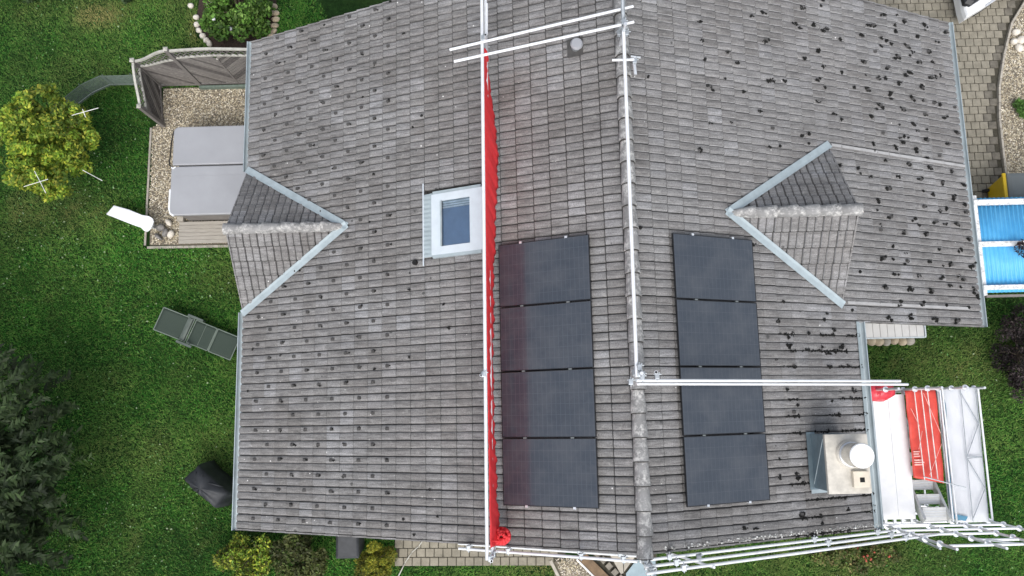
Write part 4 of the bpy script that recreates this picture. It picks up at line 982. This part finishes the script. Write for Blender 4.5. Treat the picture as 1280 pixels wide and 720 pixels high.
fence_panel(F1, F2, lambda t: 1.98+.06*math.sin(t*1.6), lambda t: 1.60+.10*math.sin(t*1.57), -1)
fence_panel(F2, F3, lambda t: 2.04-.10*t, lambda t: 1.70-.08*t, 1)
fence_panel(F0, (-11.03,5.95,0), lambda t: 1.50-.22*sm_(t)+.05*math.sin(t*3.14), lambda t: 1.20-.24*sm_(t), -1)
part('base_mesh', MB().box((-10.1,6.90,.0),(-8.3,6.96,.14)), 'net_green', fe)
# green mesh fence
gm = thing('garden_mesh', (-12.5,7.0,0), 'low curved green wire mesh running from the wooden fence to the tree', 'mesh fence')
mp = along([(-11.5,7.10),(-11.86,7.08),(-12.46,7.09),(-12.91,6.88),(-13.31,6.55),(-13.7,6.1)], .035)
mb = MB()
for z in np.arange(0.02, .62, .030): mb.path([(x,y,z) for x,y in mp[::3]+[mp[-1]]], .0055, 4)
for x, y in mp: mb.tube((x,y,0),(x,y,.60),.0050,4)
part('wire', mb, 'net_green', gm)
part('top_wire', MB().path([(x,y,.61) for x,y in mp[::3]], .007, 6), 'net_green', gm); part('bottom_wire', MB().path([(x,y,.10) for x,y in mp[::3]], .010, 6), 'galv_dark', gm)
for x, y in (mp[4], mp[24], mp[42], mp[-4]): part('stake', MB().tube((x,y,0),(x,y,.68),.012,6), 'net_green', gm)
# white rods around the tree
for k, (segs, lb) in enumerate((([((-12.08,5.38,2.3),(-11.48,5.54,2.3)),((-11.78,5.34,2.27),(-11.83,5.51,2.33))], 'thin white rod with a short crosspiece at the top right edge of the yellow-green tree'),
      ([((-13.07,3.72,2.3),(-12.53,3.88,2.3)),((-12.84,4.07,2.32),(-12.57,3.56,2.28))], 'two thin white rods crossed at the lower edge of the yellow-green tree'), ([((-11.75,4.07,2.3),(-11.29,3.81,2.3))], 'single thin white rod at the lower right edge of the yellow-green tree'))):
    mb = MB()
    for a, c in segs: mb.tube(a, c, .008, 6)
    solo('plant_support', mb, 'rod_white', lb, 'rod', 'white rods in the tree')

# ------------------------------------------------------------------ blue roofed pergola
pg = thing('pergola', (9.0,1.8,0), 'white timber pergola with a blue corrugated plastic roof', 'pergola')
ZP = 2.14
grid = []
nx = 330
for i in range(nx+1):
    x = 8.27+3.6*i/nx; z = ZP+.018*math.sin(2*math.pi*x/.098)
    grid.append([(x, .80, z), (x, 1.8, z+.01), (x, 2.92, z+.02)])
part('corrugated_sheet', MB().sheet(grid), 'blue_sheet', pg, smooth=True, thick=.004)
for y, wd_ in ((2.80,.12),(1.86,.11),(.90,.10)): part('beam', MB().box((8.14,y-wd_/2,ZP+.045),(11.9,y+wd_/2,ZP+.13)), 'beam_worn', pg, bevel=.008)
part('edge_board', MB().box((8.12,.74,ZP-.06),(8.26,2.98,ZP+.042)), 'beam_worn', pg, bevel=.008)
part('end_board', MB().box((8.26,.70,ZP-.08),(11.9,.75,ZP-.0)), 'wood_grey', pg)
for y in (.9, 2.8): part('post', MB().box((8.15,y-.05,0),(8.25,y+.05,ZP-.06)), 'beam_worn', pg)
for y in (.9, 2.8): part('post', MB().box((11.6,y-.05,0),(11.7,y+.05,ZP-.03)), 'beam_worn', pg)
# yellow bin
yb = thing('wheeled_bin', (10.0,3.5,0), 'yellow wheeled bin with a grey lid behind the blue pergola', 'bin')
part('body', MB().loft([[(9.78,3.27,.05),(10.25,3.27,.05),(10.25,3.70,.05),(9.78,3.70,.05)],[(9.66,3.20,.96),(10.36,3.20,.96),(10.36,3.80,.96),(9.66,3.80,.96)]]), 'yellow_plastic', yb, bevel=.025)
part('rim', MB().box((9.62,3.18,.94),(9.70,3.82,1.0)), 'yellow_plastic', yb, bevel=.015)
part('lid', MB().loft([[(9.70,3.18,.965),(10.38,3.18,.965),(10.38,3.82,.965),(9.70,3.82,.965)],[(9.72,3.20,1.01),(10.36,3.20,1.01),(10.36,3.80,1.01),(9.72,3.80,1.01)],[(9.80,3.28,1.04),(10.28,3.28,1.04),(10.28,3.72,1.04),(9.80,3.72,1.04)]]), 'bin_grey', yb)
for y in (3.30, 3.60): part('wheel', MB().tube((9.74,y,.10),(9.74,y+.06,.10),.10,18), 'rubber', yb)
# car at the top edge
ca = thing('parked_car', (10.5,9.6,0), 'corner of a white car with dark glass parked on the paving', 'car')
th_ = math.radians(33); U = Vector((math.cos(th_), math.sin(th_), 0)); O = Vector((9.40,7.93,0)); N_ = Vector((-U.y, U.x, 0))
def cp(u, v, z): return O+U*u+N_*v+Vector((0,0,z))
def cring(z, i):
    pts = [(0,0),(.55,-.03),(3.6,-.03),(4.0,.25),(4.05,1.45),(3.7,1.72),(1.35,1.72),(.62,1.2),(.10,.24)]
    cu, cv = 2.0, .85
    return [cp(cu+(u-cu)*(1-i), cv+(v-cv)*(1-i*1.6), z) for u, v in pts]
part('body', MB().loft([cring(.20,.07), cring(.30,.02), cring(.55,0), cring(.66,.01), cring(.72,.035)]), 'car_white', ca, bevel=.02)
def tring(z, i):
    pts = [(.20,.19),(3.0,.17),(3.1,.9),(3.0,1.74),(1.25,1.76),(.56,1.24),(.10,.32)]
    return [cp(1.9+(u-1.9)*(1-i), .9+(v-.9)*(1-i), z) for u, v in pts]
part('soft_top', MB().loft([tring(.70,0), tring(.80,.01), tring(.86,.06), tring(.95,.28), tring(.98,.40)]), 'car_glass', ca)
part('side_sill', MB().beam(cp(.55,-.02,.74), cp(3.4,-.02,.74), .03, .02), 'galv', ca)
for u, v in ((.85,.0),(3.2,.0),(1.2,1.52),(3.2,1.52)): part('wheel', MB().tube(cp(u,v,.31), cp(u,v+.18,.31), .31, 20), 'rubber', ca)
part('door_handle', MB().beam(cp(1.6,-.035,.58), cp(1.8,-.035,.58), .02, .03), 'galv', ca)
# rocks in the gravel bed
for k, (x,y,s_,lb) in enumerate(((10.89,7.56,.11,'upper left pale boulder of the cluster in the gravel bed'),(11.08,7.60,.12,'upper right pale boulder of the cluster in the gravel bed'),(11.0,7.38,.12,'lowest pale boulder of the cluster in the gravel bed'),(10.98,7.82,.10,'topmost pale boulder of the cluster in the gravel bed'))):
    solo('boulder', rock(x,y,.07,s_,s_*.8,.10,k*.9,20+k), 'rock_white', lb, 'rock', 'pale boulders in the gravel bed', smooth=True)

ORD = ['first', 'second', 'third', 'fourth', 'fifth', 'sixth', 'seventh']
# ------------------------------------------------------------------ plants
def foliage(name, base, label, cat, clumps, n, size, aspect, cols, seed, limbs=None, trunk_r=.05, group=None, extra=None, tilt=None, shell=.5, jit=.3):
    rs = np.random.RandomState(seed); t = thing(name, base, label, cat, group)
    P, d, k = in_clumps(clumps, n, rs, shell)
    V = leaf_verts(P, size, aspect, tilt, rs=rs)
    tone = .5+.95*rs.rand(len(clumps)); c = pick(cols, n, rs, jit)*tone[k][:, None]
    if extra is not None:
        V2, c2 = extra(rs); V = np.concatenate([V, V2]); c = np.concatenate([c, c2])
    me = npmesh('crown', V, 4, np.clip(c, 0, 1), 'leaf'); link('crown', me, None, t, fixn=False)
    mb = MB(); b0 = Vector(base); r2 = random.Random(seed)
    cc = [Vector(q[:3]) for q in clumps]; ctr = sum(cc, Vector())/len(cc)
    zt = b0.z+(ctr.z-b0.z)*.55
    fork = Vector((b0.x+(ctr.x-b0.x)*.4, b0.y+(ctr.y-b0.y)*.4, zt)); mb.tube(b0, fork, trunk_r, 9, trunk_r*.75)
    for q in cc[:limbs or 14]:
        mid = fork+(q-fork)*.5+Vector((r2.uniform(-.05,.05), r2.uniform(-.05,.05), .05)); mb.tube(fork, mid, trunk_r*.45, 6, trunk_r*.28); mb.tube(mid, q, trunk_r*.28, 5, trunk_r*.1)
    part('trunk', mb, 'bark', t); return t
def blob(c, R, n, r, seed, flat=1):
    q = random.Random(seed); out = []
    while len(out) < n:
        v = Vector((q.uniform(-1,1), q.uniform(-1,1), q.uniform(-1,1)))
        if .35 < v.length < 1: out.append((c[0]+v.x*R[0], c[1]+v.y*R[1], max(.08, c[2]+v.z*R[2]), r*q.uniform(.6,1.3)))
    return out
YG = [(.19,.29,.03),(.27,.35,.04),(.14,.24,.025),(.40,.42,.05),(.10,.18,.02)]
foliage('garden_tree', (-13.0,5.0,0), 'yellow-green leafy tree on the left lawn', 'tree', [(-13.1,4.85,1.4,.7)]+blob((-13.02,4.90,1.8),(1.20,1.38,.62),170,.16,1), 17000, .09, .5, YG, 1, trunk_r=.08)
DG = [(.020,.045,.014),(.030,.060,.020),(.045,.075,.03),(.06,.09,.04)]
# tree at the lower left: sprays of narrow leaves on arching twigs
def sprays(rs):
    Vs, Cs = [], []
    for _ in range(330):
        a = rs.uniform(-1.15,1.4); r = rs.uniform(.2,1.5); z = rs.uniform(1.6,3.6)
        p = np.array([-13.4+r*math.cos(a)*1.0, -3.0+r*math.sin(a)*1.9, z]); dr = np.array([math.cos(a)+.3*rs.randn(), math.sin(a)+.3*rs.randn(), -.15+.25*rs.randn()]); dr /= np.linalg.norm(dr)
        m = 18; L = rs.uniform(.35,.65)
        u = rs.rand(m); q = p+dr*(u*L)[:, None]; sdv = np.cross(dr, [0,0,1]); sg = np.where(rs.rand(m) > .5, 1, -1)
        dd = dr*.75+sdv*sg[:, None]*.75+rs.randn(m,3)*.18; dd /= np.linalg.norm(dd, axis=1)[:, None]
        q = q+dd*.05; Vs.append(leaf_verts(q, .19, .30, 3, rs=rs, dirs=dd)); Cs.append(pick([(.038,.068,.022),(.055,.088,.032),(.022,.042,.013)], m, rs)*rs.uniform(.4,1.2))
    return np.concatenate(Vs), np.concatenate(Cs)
foliage('broadleaf_tree', (-13.9,-3.2,0), 'dark green broadleaf tree reaching in at the lower left corner', 'tree', blob((-13.95,-3.0,3.2),(1.1,2.4,1.6),60,.35,2), 9000, .12, .3, DG, 2, trunk_r=.14, extra=sprays)
foliage('broadleaf_tree', (-15.6,-7.6,0), 'large dark tree beyond the lower left corner of the lawn', 'tree', blob((-15.6,-7.6,6.0),(2.9,2.9,3.2),110,.8,6), 16000, .26, .5, DG, 6, trunk_r=.22)
foliage('broadleaf_tree', (-17.6,-1.2,0), 'tall dark tree added out of view past the left edge to shade the lawn', 'tree', blob((-17.6,-1.4,5.4),(2.3,3.4,3.0),100,.8,16), 14000, .26, .5, DG, 16, trunk_r=.2)  # unseen tree, added so its crown shades the left lawn
foliage('flowering_shrub', (-9.1,8.85,0), 'broad green shrub with a few white blooms inside the stone ring', 'shrub', blob((-9.1,8.85,.55),(.85,.85,.4),40,.24,3), 5200, .11, .55, [(.06,.14,.02),(.09,.19,.03),(.14,.24,.05),(.035,.08,.012)], 3, trunk_r=.03)
bedp = [(-10.2+.02,8.5),(-9.95,8.12),(-9.5,7.9),(-8.7,7.9),(-8.3,8.2),(-8.15,8.8),(-8.2,9.4),(-8.6,9.9),(-9.6,9.9),(-10.25,9.4),(-10.3,8.9)]
structure('planting_bed', MB().add([(x,y,.010) for x,y in bedp], [tuple(range(len(bedp)))]), 'mulch')
rs = np.random.RandomState(9); P = np.stack([-10.1+1.9*rs.rand(700), 7.95+1.7*rs.rand(700), np.full(700,.02)], 1); V = leaf_verts(P, .05, .5, 2, rs=rs)
o = link('mulch_chips', npmesh('mulch_chips', V, 4, pick([(.05,.03,.02),(.08,.05,.035),(.03,.02,.015)], 700, rs), 'leaf'), None, fixn=False); o['kind'] = 'stuff'; o['label'] = 'dark brown bark chips under the flowering shrub'; o['category'] = 'mulch'
for k, (x, y) in enumerate([(-10.30,8.90),(-10.27,8.71),(-10.20,8.53),(-10.10,8.38),(-10.00,8.25),(-9.92,8.16),(-10.46,9.24),(-9.98,9.22),(-9.86,9.27)]):
    solo('edging_stone', rock(x,y,.045,.085,.075,.07,k,40+k), 'rock_white', (f'whitish stone edging the shrub bed, {ORD[5-k]} up the left side from the fence' if k < 6 else ('lone whitish stone on the lawn left of the shrub bed', 'whitish stone at the upper left rim of the shrub, left of a pair', 'whitish stone at the upper left rim of the shrub, right of a pair')[k-6]), 'stone', 'whitish stones along the shrub bed', smooth=True)
for k, (x, y) in enumerate([(-8.23,9.15),(-8.20,8.95),(-8.19,8.78),(-8.21,8.61),(-8.25,8.45),(-8.31,8.31),(-8.40,8.2)]):
    solo('edging_stone', rock(x,y,.045,.11,.075,.07,.2*k-.3,60+k), 'rock_tan', f'tan stone edging the shrub bed, {ORD[6-k]} up the right side from the roof verge', 'stone', 'tan stones along the shrub bed', smooth=True)
for k, (x, y, z) in enumerate([(-9.42,8.30,.55),(-9.2,8.32,.5),(-8.75,8.50,.6),(-9.55,9.05,.8),(-9.4,9.1,.85),(-9.6,8.55,.6)]): 
    part('bloom', rock(x,y,z,.05,.05,.035,k,80+k), 'white_plastic', bpy.data.objects['flowering_shrub'], smooth=True)
foliage('shrub', (-8.35,-4.75,0), 'loose yellow-green shrub at the lower left corner of the roof', 'shrub', blob((-8.35,-4.85,.6),(.62,.55,.4),30,.2,4), 5200, .075, .45, YG+[(.10,.10,.02),(.06,.07,.015)], 4, trunk_r=.03)
foliage('shrub', (-7.2,-4.75,0), 'olive brown-green shrub under the bottom left gable', 'shrub', blob((-7.25,-4.85,.5),(.62,.5,.32),26,.2,5), 4200, .085, .45, [(.07,.08,.025),(.10,.11,.035),(.05,.06,.02),(.09,.13,.03)], 5, trunk_r=.03)
foliage('dwarf_conifer', (-5.45,-4.95,0), 'dense bright yellow-green dwarf conifer beside the garden path', 'shrub', blob((-5.45,-4.93,.35),(.42,.42,.28),46,.12,7), 7000, .06, .3, [(.20,.20,.02),(.28,.26,.03),(.13,.15,.015),(.09,.12,.012)], 7, trunk_r=.03)
foliage('shrub', (9.85,-.5,0), 'dark purple-brown shrub on the lawn at the right edge', 'shrub', blob((9.95,-.45,.55),(.72,1.0,.4),50,.2,8), 7000, .06, .5, [(.022,.016,.018),(.035,.024,.026),(.05,.038,.036),(.016,.014,.012)], 8, trunk_r=.03)
foliage('maple', (10.3,1.6,0), 'dark red leaved plant rising over the blue pergola roof', 'shrub', blob((8.98,1.72,2.42),(.17,.16,.07),14,.07,9)+blob((9.7,1.65,2.6),(.6,.45,.3),16,.2,10), 1300, .075, .35, [(.035,.016,.018),(.05,.022,.022),(.028,.018,.018)], 9, trunk_r=.03)
foliage('flower_clump', (5.7,-5.0,0), 'low leafy plants with red blooms below the bottom right gable rails', 'flowers', blob((5.75,-5.05,.14),(.95,.36,.12),40,.13,11), 3200, .07, .5, [(.10,.15,.03),(.14,.17,.05),(.07,.11,.025),(.18,.15,.06)], 11, trunk_r=.012)
fc = bpy.data.objects['flower_clump']
for k, (x, y) in enumerate([(5.95,-5.0),(6.02,-5.08),(5.9,-5.1),(6.12,-4.93),(6.45,-5.03),(5.75,-4.85),(5.86,-5.02)]): part('bloom', rock(x,y,.27,.026+.012*(k % 3),.024,.02,k,90+k), 'bloom_red', fc, smooth=True)
foliage('garden_plant', (10.85,5.75,0), 'small bright green plant in the gravel bed at the right edge', 'plant', blob((10.88,5.75,.2),(.2,.24,.12),12,.1,12), 1200, .10, .18, [(.07,.16,.03),(.11,.22,.05)], 12, trunk_r=.012)
foliage('garden_plant', (-12.3,9.6,0), 'dark tufted plant at the top edge of the left lawn', 'plant', blob((-12.1,9.6,.2),(.4,.22,.12),12,.14,13), 1200, .11, .25, DG, 13, trunk_r=.015)
foliage('garden_plant', (-14.9,9.8,0), 'leafy plant at the top left corner of the lawn', 'plant', blob((-14.8,9.75,.2),(.5,.25,.15),12,.16,14), 1300, .11, .3, DG+[(.05,.10,.02)], 14, trunk_r=.015)
# rough stone plinth by the small porch
sp = thing('stone_edging', (7.05,-.05,0), 'rough pale stone edging at the foot of the porch wall', 'edging')
for k in range(7): part('stone', rock(6.35+k*.19,-.05+.02*math.sin(k*2),.10,.12,.11+.02*math.sin(k),.13,k*.4,110+k), 'rock_tan' if k % 3 else 'concrete', sp, smooth=True)

# ------------------------------------------------------------------ grass
def lawn_ok(x, y):
    if -7.2 < x < 4.2 and -3.4 < y < 6.5: return False
    if 4.0 < x < 7.2 and .5 < y < 7: return False
    if -11.4 < x < -7.8 and 2.72 < y < 6.98: return False
    if -10.3 < x < -8.15 and 7.9 < y < 9.9 and not (x < -9.95 and y < 8.3): return False
    if x > 6.9 and y > 2.6: return False
    if -5.0 < x < -1.25 and y > -5.10 and y < -3: return False
    if -1.3+(-5.05-y)*.4 < x < 1.15 and y > -6: return False
    return True
rs = np.random.RandomState(21)
regs = [(-16.2,-6.0,-7.4,10.2,1500),(-7.8,6.6,-2.5,10.2,900),(4.0,-6.2,10.6,.6,1700),(-7.6,-6.0,4.2,-4.3,1500),(7.2,.4,10.5,2.7,600)]
Ps = []
for x0,y0,x1,y1,dn in regs:
    n = int((x1-x0)*(y1-y0)*dn); P = np.stack([x0+(x1-x0)*rs.rand(n), y0+(y1-y0)*rs.rand(n), np.zeros(n)], 1); Ps.append(P[[lawn_ok(a, c) for a, c in P[:, :2]]])
P = np.concatenate(Ps); n = len(P)
def fbm(P, s, seed):
    r = np.random.RandomState(seed); out = np.zeros(len(P))
    for k in range(7): d = r.randn(2)*s*(1+.5*k); out += np.sin(P[:, :2] @ d + r.rand()*6.28)/(1+.4*k)
    return out/3
hgt = (.035+.035*rs.rand(n))*(1+.35*fbm(P, 1.3, 2)); a = rs.rand(n)*6.28; lean = .8+.9*rs.rand(n); wv = .006+.006*rs.rand(n)
dx = np.stack([np.cos(a), np.sin(a), np.zeros(n)], 1); sx_ = np.stack([-np.sin(a), np.cos(a), np.zeros(n)], 1)
T3 = np.stack([P-sx_*wv[:,None], P+sx_*wv[:,None], P+dx*(hgt*lean)[:,None]+np.array([0,0,1])*hgt[:,None]], 1)
cg = pick([(.020,.096,.009),(.033,.127,.014),(.057,.158,.022),(.012,.070,.006),(.098,.178,.036)], n, rs, .35)*(1+.38*fbm(P, 1.0, 5)+.28*fbm(P, 3.1, 15)+.22)[:, None]
dry = .30*np.clip(fbm(P, .8, 33)+.1, 0, 1) + np.exp(-(((P[:,0]+12.9)/.55)**2+((P[:,1]-9.05)/.35)**2))*.9 + .35*np.clip(fbm(P, 2.2, 8)-.45, 0, 1) + .6*np.exp(-(((P[:,0]+10.3)/.25)**2+((P[:,1]-8.55)/.5)**2))+.5*np.exp(-(((P[:,0]+1.5)/.5)**2+((P[:,1]+5.2)/.15)**2))
dry = np.clip(dry*(.5+rs.rand(n)), 0, .9)[:, None]; cg = cg*(1-dry)+np.array([.24,.22,.085])*dry
o = link('grass', npmesh('grass', T3, 3, np.clip(cg, 0, 1), 'blade'), None, fixn=False); o['kind'] = 'stuff'; o['label'] = 'short green grass of the lawn around the house'; o['category'] = 'grass'
# clover leaves and small pale flecks in the lawn
n = 4200; P = np.stack([-15+7.5*rs.rand(n), -5+15*rs.rand(n), .06+.05*rs.rand(n)], 1); P2 = np.stack([4.6+6*rs.rand(900), -6+6.5*rs.rand(900), .06+.05*rs.rand(900)], 1); P = np.concatenate([P, P2])
P = P[[lawn_ok(a, c) for a, c in P[:, :2]]]; P = P[fbm(P, 1.6, 4)+.5*rs.randn(len(P)) > .15]; n = len(P)
o = link('clover', npmesh('clover', leaf_verts(P, .05, .65, 4, rs=rs), 4, pick([(.06,.20,.04),(.11,.26,.07),(.30,.38,.22),(.08,.20,.05),(.16,.30,.10)], n, rs), 'leaf'), None, fixn=False); o['kind'] = 'stuff'; o['label'] = 'pale clover and weed leaves scattered in the lawn'; o['category'] = 'weeds'
